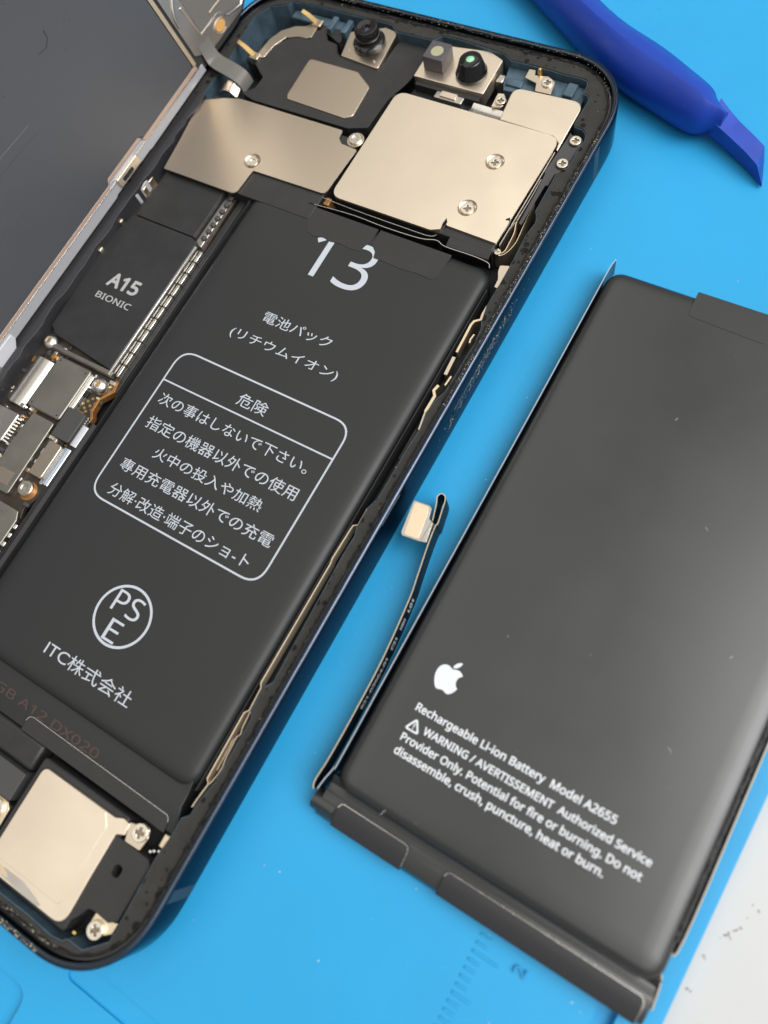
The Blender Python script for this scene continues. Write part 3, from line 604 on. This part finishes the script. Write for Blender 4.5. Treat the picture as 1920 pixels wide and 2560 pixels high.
screw(-53.35, 46.55, 4.6, 1.25, LB, 'dome', 40, .8)
prism('screw_land', circ(-53.1, 46.4, 1.5, 28), 3.7, 3.8, 'copper', LB, 0)
prism('lower_shield', rp([(-68, 43.2), (-52.0, 43.1, .3), (-51.3, 41.8, .3), (-51.3, 30), (-68, 30)], .2), 3.0, 4.5, 'chipgrey', LB, .12)
for i in range(6): box('solder_tab', -51.5, -51.0, 33+i*1.5, 33.8+i*1.5, 3.0, 4.0, 'solder', LB, .1)
prism('display_socket', rect(-67, 50.8, -62.0, 56.0, .5), 3.7, 4.9, 'steel', LB, .2)
for i in range(8): box('socket_pin', -62.0, -61.5, 51.1+i*.58, 51.4+i*.58, 3.7, 4.3, 'solder', LB, .06)
for q in [(-52.9, 63.6), (-53.4, 62.9), (-53.9, 62.2), (-53.3, 61.7), (-52.6, 62.4), (-52.0, 63.0), (-52.7, 61.3), (-51.9, 61.9), (-51.3, 66.6), (-64.3, 66.9), (-63.4, 67.0), (-62.7, 67.3), (-63.8, 66.4), (-62.9, 66.5), (-61.5, 56.9), (-61.7, 56.2), (-61.9, 55.5)]:
    mobj('gold_via', lathe_bm([(.27, 3.72), (.25, 3.82), (.02, 3.83)], 10, q), 'gold', LB)
proto = {}
for q in range(130):
    kind = random.choice(('solder', 'deep', 'beige', 'darkgrey', 'solder', 'copper')); big = random.random() < .3
    if (kind, big) not in proto:
        w_, l_ = (.28, .5) if big else (.17, .3)
        c_ = prism('tiny_component', rect(-w_, -l_, w_, l_), 0, .42 if big else .3, kind, LB, .05); proto[(kind, big)] = c_
    else:
        c_ = proto[(kind, big)].copy(); COL.objects.link(c_)
    xx, yy_ = (random.uniform(-62.3, -60.2), random.uniform(44, 58)) if q % 3 == 0 else ((random.uniform(-55.4, -50.9), random.uniform(44.5, 67.3)) if q % 3 == 1 else (random.uniform(-67.3, -60.5), random.uniform(56, 69.5)))
    c_.location = (xx*MM, yy_*MM, 3.75*MM); c_.rotation_euler.z = random.choice((0, math.pi/2))
mobj('cavity_channel', loft_bm([[(x, y, z) for x, z in ((-51.5, 2.2), (-50.6, 4.2), (-49.6, 4.5), (-49.0, 4.2), (-48.8, 2.2))] for y in (20, 47, 52, 60)]), 'gloss', PH)
box('board_wall', -51.2, -49.9, 66, 106, 1.2, 3.6, 'blackplastic', PH, .2)
for (y, s) in ((101.5, .5), (99.6, .35), (92.5, .3), (86.4, .35)):
    box('edge_connector', -68.6, -67.4, y-s, y+s*1.6, 3.5, 5.4, 'cream', PH, .12)
box('edge_connector', -68.9, -67.6, 97.5, 101.2, 3.5, 5.9, 'whiteroll', PH, .2)

# ---- bottom: loudspeaker and brackets
box('speaker_body', -25.3, -10.2, 2.9, 17.9, 1.2, 5.3, 'blackplastic', PH, .25, .6)
SPK = prism('speaker_plate', rp([(-24.3, 17.05, 1.0), (-12.0, 17.05), (-10.9, 17.55, .6), (-9.75, 17.4, .2), (-9.6, 16.0, .2), (-10.7, 15.5, .4), (-10.7, 9.6), (-10.55, 3.5, 1.8), (-24.3, 3.4, 1.0)], .2, 6), 5.3, 5.72, 'nickel_lt', PH, .08)
SPK['label'] = 'pale metal loudspeaker plate with smudges and torn film'
prism('speaker_sheet', rp([(-24.25, 17.0, 1.0), (-13.5, 16.98, .5), (-12.3, 15.6, .8), (-12.45, 5.2, .4), (-24.25, 5.15, .6)], .1, 6), 5.7, 5.79, 'nickel_lt', SPK, .03)
prism('torn_film', rp([(-21.6, 4.7), (-18.2, 4.75), (-16.5, 4.4), (-14.4, 3.9, .3), (-14.9, 3.55, .2), (-17.6, 3.6), (-21.6, 3.75)], .2), 5.72, 5.75, 'steel', SPK, 0)
prism('torn_film', rp([(-22.9, 4.75), (-21.0, 4.5), (-20.2, 3.9), (-22.9, 3.8)], .3), 5.72, 5.76, 'cream', SPK, 0)
TP = prism('speaker_tape', rp([(-10.75, 15.4, .3), (-5.3, 15.3), (-4.75, 14.8, .4), (-4.75, 7.8), (-5.7, 6.95, .3), (-7.95, 7.05), (-8.9, 6.95, .5), (-9.6, 5.4), (-10.9, 3.7, .6), (-10.7, 9)], .1), 1.2, 5.5, 'tape', PH, .08, holes=[rp([(-8.75, 11.4), (-7.55, 11.4), (-7.55, 12.9), (-8.75, 12.9)], .55, 6)])
S1 = prism('speaker_bracket', rp([(-10.0, 17.6), (-8.9, 17.9), (-8.3, 18.5, .6), (-7.1, 18.3, .6), (-6.7, 17.2, .5), (-6.9, 15.5, .2), (-9.3, 15.4, .2)], .2), 5.3, 5.62, 'nickel', PH, .1)
screw(-7.95, 17.35, 6.0, 1.12, S1, 'cross', 12, .4)
S2 = prism('lower_bracket', rp([(-7.85, 7.0), (-5.9, 7.1), (-4.6, 7.5), (-4.65, 6.1, .4), (-5.5, 5.4), (-6.2, 4.5, .5), (-7.3, 4.5, .7), (-7.9, 5.6)], .15), 4.9, 5.25, 'cream', PH, .08)
screw(-6.65, 5.5, 5.75, 1.1, S2, 'cross', 40, .5)
box('gold_contact', -5.3, -4.55, 17.1, 18.7, 4, 5.0, 'cream', PH, .08)
for q in ((-5.6, 16.2), (-5.0, 16.5), (-6.0, 15.9)): box('tiny_component', q[0]-.2, q[0]+.2, q[1]-.18, q[1]+.18, 3.5, 4.7, 'solder', PH, .06)
box('charge_module', -48, -26.5, 10.7, 14.6, 1.2, 5.0, 'darkgrey', PH, .1, .3)
box('flex_cover', -48, -26.6, 14.9, 18.7, 1.2, 4.4, 'blackplastic', PH, .5)
box('port_block', -48, -25.8, 2.8, 10.4, 1.2, 4.8, 'blackplastic', PH, .2)
S3 = prism('port_bracket', rp([(-30, 10.8), (-26.3, 10.8, .4), (-25.6, 10.2, .3), (-25.5, 7.5), (-30, 7.5)], .1), 5.0, 5.4, 'cream', PH, .06)
screw(-27.4, 9.4, 5.75, 1.3, S3, 'cross', 5, .4)
box('corner_part', -12.2, -10.9, 2.9, 3.4, 3.5, 4.9, 'steel', PH, .06)
box('corner_part', -9.4, -8.9, 3.3, 3.7, 3.5, 4.9, 'gold', PH, .05)

bead = []
lp = [(x, y) for x, y in rrect_loop(X0+1.5, X1-1.5, Y0+1.5, Y1-1.5, 10.6, 16, 2.25)]
dense = []
for k in range(len(lp)):
    a, b = Vector(lp[k]), Vector(lp[(k+1) % len(lp)]); n_ = max(1, int((b-a).length/.45))
    dense += [a+(b-a)*t/n_ for t in range(n_)]
dense = [p for p in dense if p.x > -66]
runs = []; cur = []
for p in dense:
    if cur and (p-cur[-1]).length > 3: runs.append(cur); cur = []
    cur.append(p)
runs.append(cur)
for run in runs:
    loops = []
    for p in run:
        r_ = random.uniform(.08, .32); ox, oy = random.gauss(0, .09), random.gauss(0, .09)
        loops.append([(p.x+ox+r_*math.cos(2*math.pi*q/7)*random.uniform(.7, 1.2), p.y+oy+r_*math.sin(2*math.pi*q/7)*.6, 6.36+r_*.9*math.sin(2*math.pi*q/7+.6)) for q in range(7)])
    mobj('adhesive_bead', loft_bm(loops), 'bead', PH)
for q in range(7):
    y = 100-q*2.6+random.uniform(-.6, .6); zz = 5.2-q*.25
    mobj('glue_string', wire_bm([tuple(v) for v in smooth_path([Vector((.05, y, zz+.8)), Vector((.12, y-.5, zz+.3)), Vector((.08, y-.2, zz-.3)), Vector((.14, y-.9, zz-.6))], 4)], .045, 5), 'ash', PH)
# ---- grit along the rim and lint
spots = []
for i in range(420):
    t = random.random(); x = -26*t-3; y = random.choice((.5, 1.35))+random.gauss(0, .22)
    if x > -9: y += ((x+9)/6)**2*3.2
    y = max(y, .42)
    if y < .95 and x > -11: continue
    spots.append((x, y, 6.35 if y > .95 else 7.42))
g = mobj('grit', scatter_bm(spots, .03, .14), 'grit', PH, 0, smooth=False); g['kind'] = 'stuff'
spots = []
for i in range(300):
    x = -random.uniform(2, 58); y = 146.1+random.uniform(-.9, .25)
    if x > -12: y -= ((x+12)/12)**2.2*9*1.05
    if x > -12 and random.random() < .4: continue
    spots.append((x, y, 7.42))
for i in range(230):
    y = random.uniform(84, 134); spots.append((-.75+random.gauss(0, .12), y, 7.4))
for i in range(130):
    y = random.uniform(30, 70); spots.append((-1.2+random.gauss(0, .2), y, 6.4))
g = mobj('grit', scatter_bm(spots, .03, .09), 'grit', PH, 0, smooth=False); g['kind'] = 'stuff'
spots = []
for i in range(560):
    y = random.gauss(93, 4.6); spots.append((.03, y, min(6.3, max(2.4, random.gauss(4.7-(103-y)*.05, .5)))))
g = mobj('grit', scatter_bm(spots, .03, .15, .8), M['ash'], PH, 0, smooth=False); g['kind'] = 'stuff'

spots = [(.06, y, min(6.2, max(2.6, 4.9-(103-y)*.05+random.gauss(0, .35)))) for y in [random.gauss(93.5, 4.2) for _ in range(110)]]
g = mobj('pale_fleck', scatter_bm(spots, .02, .09, .8), 'lint', PH, 0, smooth=False); g['kind'] = 'stuff'
# ================================================================== the display, standing open on the left rim
TH = math.radians(74); P0 = Vector((-69.5, 0, 7.6)); WV = Vector((-math.cos(TH), 0, math.sin(TH))); NV = Vector((math.sin(TH), 0, math.cos(TH)))
def dfn(c): return P0+Vector((0, c.x, 0))+WV*c.y+NV*c.z
DS = thing('phone_display', 'dark grey display panel standing open along the left rim of the phone', 'display', (-70.5, 70, 7.5))
def dpr(name, pts, o0, o1, mat, parent=DS, bevel=.05, holes=(), seg=2): return prism(name, pts, o0, o1, mat, parent, bevel, holes, dfn, seg)
dpr('display_glass', rp([(-3, .15, 9), (142.5, .15, 9), (142.5, 70, 9), (-3, 70, 9)], 0, 10), -2.2, -1.0, 'bezel', DS, .1)
dpr('display_frame', rp([(-2.6, .0, 8.6), (142, .0, 8.6), (142, 69.6, 8.6), (-2.6, 69.6, 8.6)], 0, 10), -1.0, -.35, 'bezel', DS, .08)
dpr('panel_backing', rp([(5, 1.75), (95.5, 1.75), (96.2, 2.5, .2), (105.5, 2.5, .2), (106.2, 1.75), (121.9, 1.9, .8), (121.9, 67, 2), (5, 67, 2)], .3), -.35, .12, 'panel', DS, .1, seg=3)
dpr('edge_strip', rp([(40, 1.08), (95.3, 1.08), (96.0, 1.85, .2), (105.7, 1.85, .2), (106.4, 1.08), (122.6, 1.15), (122.6, 1.85), (106.0, 1.7), (105.4, 2.46, .2), (96.4, 2.46, .2), (95.7, 1.7), (40, 1.7)], .2), -.35, .0, 'rose', DS, .06)
dpr('edge_strip', rp([(40, -.75), (95.3, -.7), (96, -.5), (105.7, -.5), (106.4, -.6), (124, -.3), (124, 1.0), (106.6, 1.0), (105.6, 1.75), (96.2, 1.75), (95.2, 1.0), (40, 1.0)], .15), -.35, -.1, 'filmedge', DS, .1)
dpr('strip_wire', rect(40, .98, 123, 1.1), -.2, .06, 'silver', DS, .02)
HC = dpr('sensor_socket', rect(97.2, -.1, 103.0, 1.3, .25), -.3, .45, 'nickel_lt', DS, .08)
dpr('socket_slot', rect(98.2, .1, 101.0, .75, .3), .44, .47, 'deep', HC, 0)
dpr('panel_top_strip', rp([(122.0, 1.9), (122.8, 1.9), (122.9, 66), (122.0, 66)], .1), -.35, .2, 'cream', DS, .04)
BR = dpr('earpiece_bracket', rp([(123.6, 2.6, .4), (126.7, .9), (137.5, .9, 3), (139.8, 3.5, 3), (139.8, 60, 2), (123.6, 60, 2)], .4), -.35, -.05, 'steel', DS, .1)
dpr('bracket_pocket', rp([(127.2, 4.3, .8), (132.2, 4.2, .4), (133.4, 3.0, .5), (137.4, 1.9, .8), (137.9, 6, .8), (137.5, 22, 2), (127.2, 22, 2)], .3), -.06, .02, 'strap', BR, .02)
mobj('bracket_rim', wire_bm([dfn(Vector((a, b, 0))) for a, b in ((127.1, 4.0), (129.5, 3.95), (131.6, 4.1), (132.6, 3.8), (133.3, 2.7), (134, 2.3), (137.4, 1.6), (138.2, 2.2), (138.4, 8))], .16, 8), 'silver', BR)
mobj('bracket_rim', wire_bm([dfn(Vector((a, b, 0))) for a, b in ((126.4, 9.2), (126.6, 6.5), (126.95, 3.9))], .18, 8), 'nickel_lt', BR)
mobj('bracket_rim', wire_bm([dfn(Vector((a, b, .03))) for a, b in ((130.7, 5.1), (132.3, 5.1), (134, 5.05))], .15, 8), 'nickel_lt', BR)
mobj('bracket_rim', wire_bm([dfn(Vector((a, b, 0))) for a, b in ((127.6, 13), (126.2, 11.2), (125.2, 10.2), (124.4, 9.0), (124.1, 7.5))], .3, 8), 'steel', BR)
dpr('orange_pad', circ(131.35, 2.35, 1.25, 26, .75), -.1, .08, 'orange', BR, .03)
mobj('pad_loop', wire_bm([dfn(Vector((131.35+1.55*math.cos(a), 2.35+.98*math.sin(a), .02))) for a in [math.radians(40+i*20) for i in range(14)]], .12, 6), 'nickel_lt', BR)
# flex strap bridging display and phone
loops = []
for (x, z, sk) in ((-70.35, 10.6, 1.6), (-69.6, 8.6, 1.3), (-69.0, 7.95, 1.1), (-67.8, 7.75, .8), (-65.5, 7.65, .4), (-63.7, 7.5, .1), (-62.6, 7.0, 0), (-62.1, 6.2, 0), (-61.9, 5.0, 0)):
    loops.append([(x, 123.5+sk, z), (x, 126.5+sk, z), (x-.1, 126.5+sk, z-.15), (x-.1, 123.5+sk, z-.15)])
mobj('flex_strap', loft_bm(loops), 'strap', DS, .03)
mobj('strap_end', loft_bm([[(x, 121.9, z), (x, 123.9, z+.5), (x, 123.9, z-.3), (x, 121.9, z-.5)] for x, z in ((-66.0, 5.6), (-64.8, 6.4), (-63.5, 6.4), (-62.4, 5.4))]), 'nickel', DS, .1)
# lower connector hanging by the rim
dpr('display_connector', rp([(48, -2.6), (64.3, -3.0, .4), (65.0, -1.4, .5), (66.2, -.4), (66.2, .6), (48, .9)], .2), -.2, .35, 'whiteroll', DS, .12)  # white colour stands in for window glare on this metal connector
dpr('connector_bar', rect(48, -3.2, 64.2, -2.6), .0, .75, 'silver', DS, .1)
dpr('connector_window', rp([(50, -2.2), (60.5, -2.2), (61.2, -1.0, .3), (50, -1.0)], .2), .34, .37, 'steel', DS, 0)
dpr('panel_crease', rp([(70, 16.9), (86, 16.7), (92.9, 16.4, .3), (93.3, 14.5), (92.0, 15.0, .2), (84, 15.2), (70, 15.6)], .3), .10, .16, 'panel', DS, .03)
mobj('panel_tear', wire_bm([dfn(Vector((a, b, .12))) for a, b in ((104.6, 22.3), (104.3, 21.3), (103.2, 20.7), (101.6, 20.9))], .09, 5), 'bezel', DS)

# ================================================================== the removed battery
OB = thing('removed_battery', 'loose black battery with white English warning text lying beside the phone', 'battery', (30.5, 72, 0))
CB = mobj('battery_cell', pillow_bm(9.75, 51.55, 34.15, 114.95, 2.4, [(.2, .05), (0, .4), (0, 2.3), (.06, 2.9), (.28, 3.4), (.7, 3.72), (1.3, 3.9), (2.2, 3.99), (3.4, 4.0)]), 'cell_old', OB)
mobj('battery_shelf', loft_bm([[(9.3, y, .05), (9.3, y, z), (51.7, y, z), (51.7, y, .05)] for y, z in ((29.75, 1.15), (30.2, 2.2), (31.6, 2.65), (33.0, 2.75), (33.6, 2.35), (34.2, 2.2), (35.2, 2.9))]), 'cell_old', OB, .08)
for a, b in ((11.75, 21.65), (26.6, 50.9)):
    c1 = mobj('board_cover', loft_bm([[(a+d, y, z-.6), (a+d, y, z), (b-d, y, z), (b-d, y, z-.6)] for y, z, d in ((29.62, 1.6, .0), (29.75, 2.3, .0), (31.4, 2.95, .0), (32.35, 3.05, .0), (32.75, 3.05, .35))]), 'cover', OB, .08)
    mobj('cover_edge', wire_bm([(x, y, zz) for x, y, zz in ((a+.05, 32.1, 3.0), (a+.25, 32.6, 3.05), (a+.6, 32.78, 3.05), (b-.6, 32.78, 3.05), (b-.2, 32.6, 3.05), (b+.02, 32.1, 3.0), (b+.02, 30.2, 2.4))], .085, 6), 'silver', c1)
prism('wrap_tab', rp([(22.2, 115.35), (22.2, 111.3, .9), (33.4, 110.9, .9), (33.4, 115.4)], .15), 3.9, 4.05, 'cell_old', OB, .03)
mobj('wrap_tab_side', loft_bm([[(22.2, 115.1, z), (33.4, 115.15, z), (33.4, 115.35, z), (22.2, 115.3, z)] for z in (.5, 3.98)]), 'cell_old', OB)
for (a, b) in (((17.2, 35.0), (16.9, 34.2)), ((42.5, 57.5), (43.1, 57.1)), ((36.0, 84.0), (36.4, 83.7)), ((27.0, 96.0), (27.2, 96.5)), ((44.6, 70.2), (44.8, 70.6)), ((20.5, 60.5), (20.7, 60.3))):
    mobj('lint_fibre', wire_bm([(a[0], a[1], 4.02), ((a[0]+b[0])/2+.08, (a[1]+b[1])/2+.06, 4.06), (b[0], b[1], 4.02)], .022, 5), 'lint', OB)
# thin folded foil flanges
mobj('foil_flange', ribbon_bm(smooth_path([(8.55, 32.8), (8.75, 34.2), (9.15, 36.0), (9.3, 38), (9.38, 60), (9.5, 88), (9.5, 110), (9.5, 114.6), (9.72, 116.3)], 5), .3, 3.75, .10), 'gloss', OB)
mobj('flange_edge', wire_bm([(p.x, p.y, 3.78) for p in smooth_path([(8.55, 32.8), (8.75, 34.2), (9.15, 36.0), (9.3, 38), (9.38, 60), (9.5, 88), (9.5, 110), (9.5, 114.6), (9.72, 116.3)], 5)], .10, 6), 'blueroll', OB)
mobj('foil_flange', ribbon_bm(smooth_path([(51.9, 32), (51.6, 35), (50.9, 36.6), (51.2, 38.2), (52.0, 40), (52.05, 60), (52.05, 90), (52.0, 114)], 5), .3, 2.6, .12), 'gloss', OB)
mobj('flange_edge', wire_bm([(p.x, p.y, 2.6) for p in smooth_path([(51.9, 32), (51.65, 35), (51.0, 36.6), (51.3, 38.2), (52.1, 40), (52.15, 60), (52.15, 90), (52.1, 114)], 5)], .09, 6), 'beige', OB)
rows = []
for i in range(170):
    y = 39.4+i*.44
    rows.append([(51.05+random.gauss(0, .03), y, 3.62+random.gauss(0, .035)), (51.35+random.gauss(0, .04), y, 3.36+random.gauss(0, .07)), (51.62+random.gauss(0, .04), y, 3.05+random.gauss(0, .05)), (51.8, y, 2.7)])
mobj('crimped_foil', loft_bm(rows, closed=False), 'gloss', OB)
loops = []
for x in (8.35, 11.5):
    loops.append([(x, 31.4-1.35*math.cos(math.pi*i/12), .2+2.7*math.sin(math.pi*i/12)**.7) for i in range(13)])
mobj('flex_fold', loft_bm(loops), 'cell_old', OB)
# writing
z = 4.012
apple = "M318.7 268.7c-.2-36.7 16.4-64.4 50-84.8-18.8-26.9-47.2-41.7-84.7-44.6-35.5-2.8-74.3 20.7-88.5 20.7-15 0-49.4-19.7-76.4-19.7C63.3 141.2 4 184.8 4 273.5q0 39.3 14.4 81.2c12.8 36.7 59 126.7 107.2 125.2 25.2-.6 43-17.9 75.8-17.9 31.8 0 48.3 17.9 76.4 17.9 48.6-.7 90.4-82.5 102.6-119.3-65.2-30.7-61.7-90-61.7-91.9zm-56.6-164.2c27.3-32.4 24.8-61.9 24-72.5-24.1 1.4-52 16.4-67.9 34.9-17.5 19.8-27.8 44.3-25.6 71.9 26.1 2 49.9-11.4 69.5-34.3z"
import re
def flatten(path):
    tk = re.findall(r'[a-zA-Z]|-?\d*\.?\d+', path); i = 0; subs = []; cur = (0, 0); st = (0, 0); cmd = ''; pts = []
    def num():
        nonlocal i
        v = float(tk[i]); i += 1; return v
    while i < len(tk):
        if tk[i].isalpha(): cmd = tk[i]; i += 1
        if cmd in 'mM':
            x, y = num(), num(); cur = (x, y) if cmd == 'M' else (cur[0]+x, cur[1]+y); st = cur; pts = [cur]; cmd = 'l' if cmd == 'm' else 'L'
        elif cmd in 'cC':
            v = [num() for _ in range(6)]
            if cmd == 'c': v = [v[k]+cur[k % 2] for k in range(6)]
            p0 = cur
            for k in range(1, 9):
                t = k/8; u = 1-t; pts.append(tuple(u**3*p0[d]+3*u*u*t*v[d]+3*u*t*t*v[2+d]+t**3*v[4+d] for d in (0, 1)))
            cur = (v[4], v[5])
        elif cmd in 'qQ':
            v = [num() for _ in range(4)]; v = [v[k]+cur[k % 2] for k in range(4)] if cmd == 'q' else v; p0 = cur
            for k in range(1, 7):
                t = k/6; u = 1-t; pts.append(tuple(u*u*p0[d]+2*u*t*v[d]+t*t*v[2+d] for d in (0, 1)))
            cur = (v[2], v[3])
        elif cmd in 'zZ': subs.append(pts[:-1]); cur = st
    return subs
for s_ in flatten(apple):
    prism('logo_mark', [(14.75+(x-4)/376*3.35, 50.5+(480-y)/448*4.25) for x, y in s_], z-.01, z, 'printw', CB, 0)
text('lettering', 'Rechargeable Li-ion Battery  Model A2655', 14.65, 40.9, 46.95, z, 'printw', CB, bold=.018)
text('lettering', 'WARNING / AVERTISSEMENT  Authorized Service', 16.85, 45.95, 44.85, z, 'printw', CB, bold=.018)
text('lettering', 'Provider Only. Potential for fire or burning. Do not', 14.7, 45.6, 42.95, z, 'printw', CB, bold=.018)
text('lettering', 'disassemble, crush, puncture, heat or burn.', 14.75, 41.95, 41.2, z, 'printw', CB, bold=.018)
tri = [(15.5, 46.25), (14.45, 44.4), (16.55, 44.4)]
prism('warning_triangle', rp(tri, .3), z-.01, z, 'printw', CB, 0, holes=[rp([(15.5, 45.75), (14.85, 44.62), (16.15, 44.62)], .12)])
box('warning_mark', 15.43, 15.57, 44.98, 45.5, z-.01, z, 'printw', CB, 0); prism('warning_mark', circ(15.5, 44.8, .09, 10), z-.01, z, 'printw', CB, 0)
# flex cable on edge with connector
fp = smooth_path([(8.3, 32.6), (7.95, 33.6), (8.15, 36.9), (8.2, 43.5), (8.05, 50.4), (7.35, 58.7), (6.75, 62.2), (5.95, 66.6), (5.65, 69.0), (5.75, 69.5), (5.35, 71.6), (5.15, 72.6), (4.85, 73.25), (4.2, 73.4), (3.9, 72.8), (4.25, 71.9), (4.95, 69.5)], 6)
FX = mobj('flex_cable', ribbon_bm(fp, .35, 4.45, .13), 'flexnavy', OB)
mobj('flex_edge', ribbon_bm(fp, 4.45, 4.50, .13), 'beige', FX)
def on_cable(y, zz):
    best = min(range(len(fp[:70])-1), key=lambda i: abs(fp[i].y-y)); a, b = fp[max(best-1, 0)], fp[best+1]
    t = (y-a.y)/(b.y-a.y) if abs(b.y-a.y) > 1e-6 else 0; x = a.x+(b.x-a.x)*t
    return Vector((x+.085, y, zz))
for body, ya, yb in (('821-03964-01', 43.6, 50.8), ('C21', 52.0, 53.7), ('HSH', 54.9, 56.4), ('L01', 57.4, 59.2)):
    text('lettering', body, ya, yb, 1.7, 0, 'printw', FX, y1=3.1, place=lambda c: on_cable(c.x, c.y)+Vector((c.z, 0, 0)), bold=.035)
CT = prism('connector_board', rp([(1.35, 70.9, .35), (3.75, 71.15, .3), (4.1, 70.9), (4.45, 69.5, .3), (5.2, 69.2), (5.75, 66.35), (4.7, 66.1), (2.3, 65.8, .3), (1.95, 66.2)], .2), 4.55, 4.8, 'steel', OB, .05)
prism('connector_face', rp([(1.62, 70.75, .4), (3.7, 70.95, .4), (3.95, 70.3), (4.55, 66.3, .4), (2.5, 66.05, .4)], .1, 5), 4.78, 4.84, 'cream', CT, .02)
mobj('connector_bend', loft_bm([[(x, ya, z), (x+.45, yb, z), (x+.4, yb, z-.12), (x-.05, ya, z-.12)] for x, ya, yb, z in ((4.55, 69.3, 66.3), (4.9, 69.25, 66.3), (5.2, 69.2, 66.35), (5.35, 69.2, 66.4))]) if False else ribbon_bm([(4.9, 4.8), (5.15, 4.72), (5.3, 4.5), (5.34, 3.6)], 66.4, 69.2, .1, 'y'), 'strap', CT)

# ================================================================== pry tool
PT = thing('pry_tool', 'glossy dark blue plastic pry tool with a chisel tip resting on the mat', 'tool', (-2, 152, 0))
st = [((-62, 180), (-56, 187.5), .66), ((-40, 168.4), (-34, 175.8), .8), ((-24.2, 158.6), (-19.2, 166.2), .92), ((-12.6, 151.2), (-8.2, 159.2), 1.0), ((-4.0, 146.2), (.9, 155.5), 1.0), ((3.5, 143.3), (7.2, 152.2), 1.0), ((8.0, 141.8), (10.6, 150.2), .98), ((10.6, 141.5), (11.7, 148.9), .82), ((12.6, 142.3), (12.8, 147.8), .62), ((14.0, 142.3), (14.2, 147.0), .52)]
_sp = smooth_path([Vector((L[0], L[1], 0)) for L, U, k in st], 5); _up = smooth_path([Vector((U[0], U[1], 0)) for L, U, k in st], 5); _kp = smooth_path([Vector((k, 0, 0)) for L, U, k in st], 5)
st = [((a.x, a.y), (b.x, b.y), c.x) for a, b, c in zip(_sp, _up, _kp)]
loops = []
for (L, U, k) in st:
    L = (L[0], L[1]+.8); U = (U[0], U[1]-1.5)
    L, U = Vector(L), Vector(U); zc = 3.6; hh = 4.0*k
    sec = [(.0, 0, -.1), (.015, 0, .22), (.10, 0, .55), (.22, 0, .80), (.33, 0, .96), (.37, 0, 1.0), (.42, 0, .975), (.66, 0, .78), (.90, 0, .48), (.99, 0, .25), (1.0, 0, .0), (.95, 0, -.36), (.72, 0, -.8), (.45, 0, -.9), (.2, 0, -.78), (.05, 0, -.45)]
    loops.append([((L+(U-L)*a).x, (L+(U-L)*a).y, zc+hh*c) for a, _, c in sec])
mobj('tool_body', loft_bm(loops), 'tool', PT)
tip = []
for (L, U, z0, z1, sd) in (((12.2, 143.9), (12.2, 148.0), 1.6, 4.6, .9), ((12.9, 143.3), (13.6, 147.2), 1.5, 4.1, .75), ((15.8, 142.1), (16.4, 145.6), 1.2, 3.6, .6), ((18.9, 140.6), (19.2, 144.2), .9, 3.2, .45), ((21.2, 139.3), (20.95, 143.3), .6, 2.8, .3), ((23.0, 138.0), (21.5, 142.9), .3, .7, .1)):
    a, b = Vector(L), Vector(U); d = (b-a).normalized()
    tip.append([(a.x, a.y, z0), (a.x, a.y, z1), (b.x-d.x*.5, b.y-d.y*.5, z1), ((b+d*sd).x, (b+d*sd).y, (z0+z1)/2-.2), ((b+d*sd*.8).x, (b+d*sd*.8).y, z0)])
mobj('tool_tip', loft_bm(tip), 'tooltip', PT, .08)

# ================================================================== lint and crumbs lying on the mat
spots = [(random.uniform(-10, 52), random.uniform(-20, 150), .05) for _ in range(170)]
spots = [p for p in spots if p[0] > .8 and not (8 < p[0] < 53 and 29 < p[1] < 117)]
o = mobj('mat_lint', scatter_bm(spots, .035, .15, .5), 'lint', None, 0, smooth=False); o['kind'] = 'stuff'; o['label'] = 'fine white lint specks scattered over the blue mat'
spots = []
for a, b, n_ in (((56.37, 41.68), (57.13, 42.77), 9), ((57.13, 42.77), (58.12, 44.0), 10), ((57.0, 42.6), (57.56, 42.26), 5), ((55.54, 39.32), (56.13, 38.62), 6), ((55.06, 35.07), (55.78, 35.14), 7), ((58.2, 45.2), (58.4, 45.4), 2), ((58.2, 46.8), (58.3, 46.9), 2), ((58.9, 46.5), (59.0, 46.6), 2)):
    for k in range(n_):
        t = random.random(); spots.append((a[0]+(b[0]-a[0])*t+random.gauss(0, .06), a[1]+(b[1]-a[1])*t+random.gauss(0, .06), -2.57))
o = mobj('table_crumbs', scatter_bm(spots, .05, .15, .4), 'crumb', None, 0, smooth=False); o['kind'] = 'stuff'; o['label'] = 'brown crumbs on the white table'
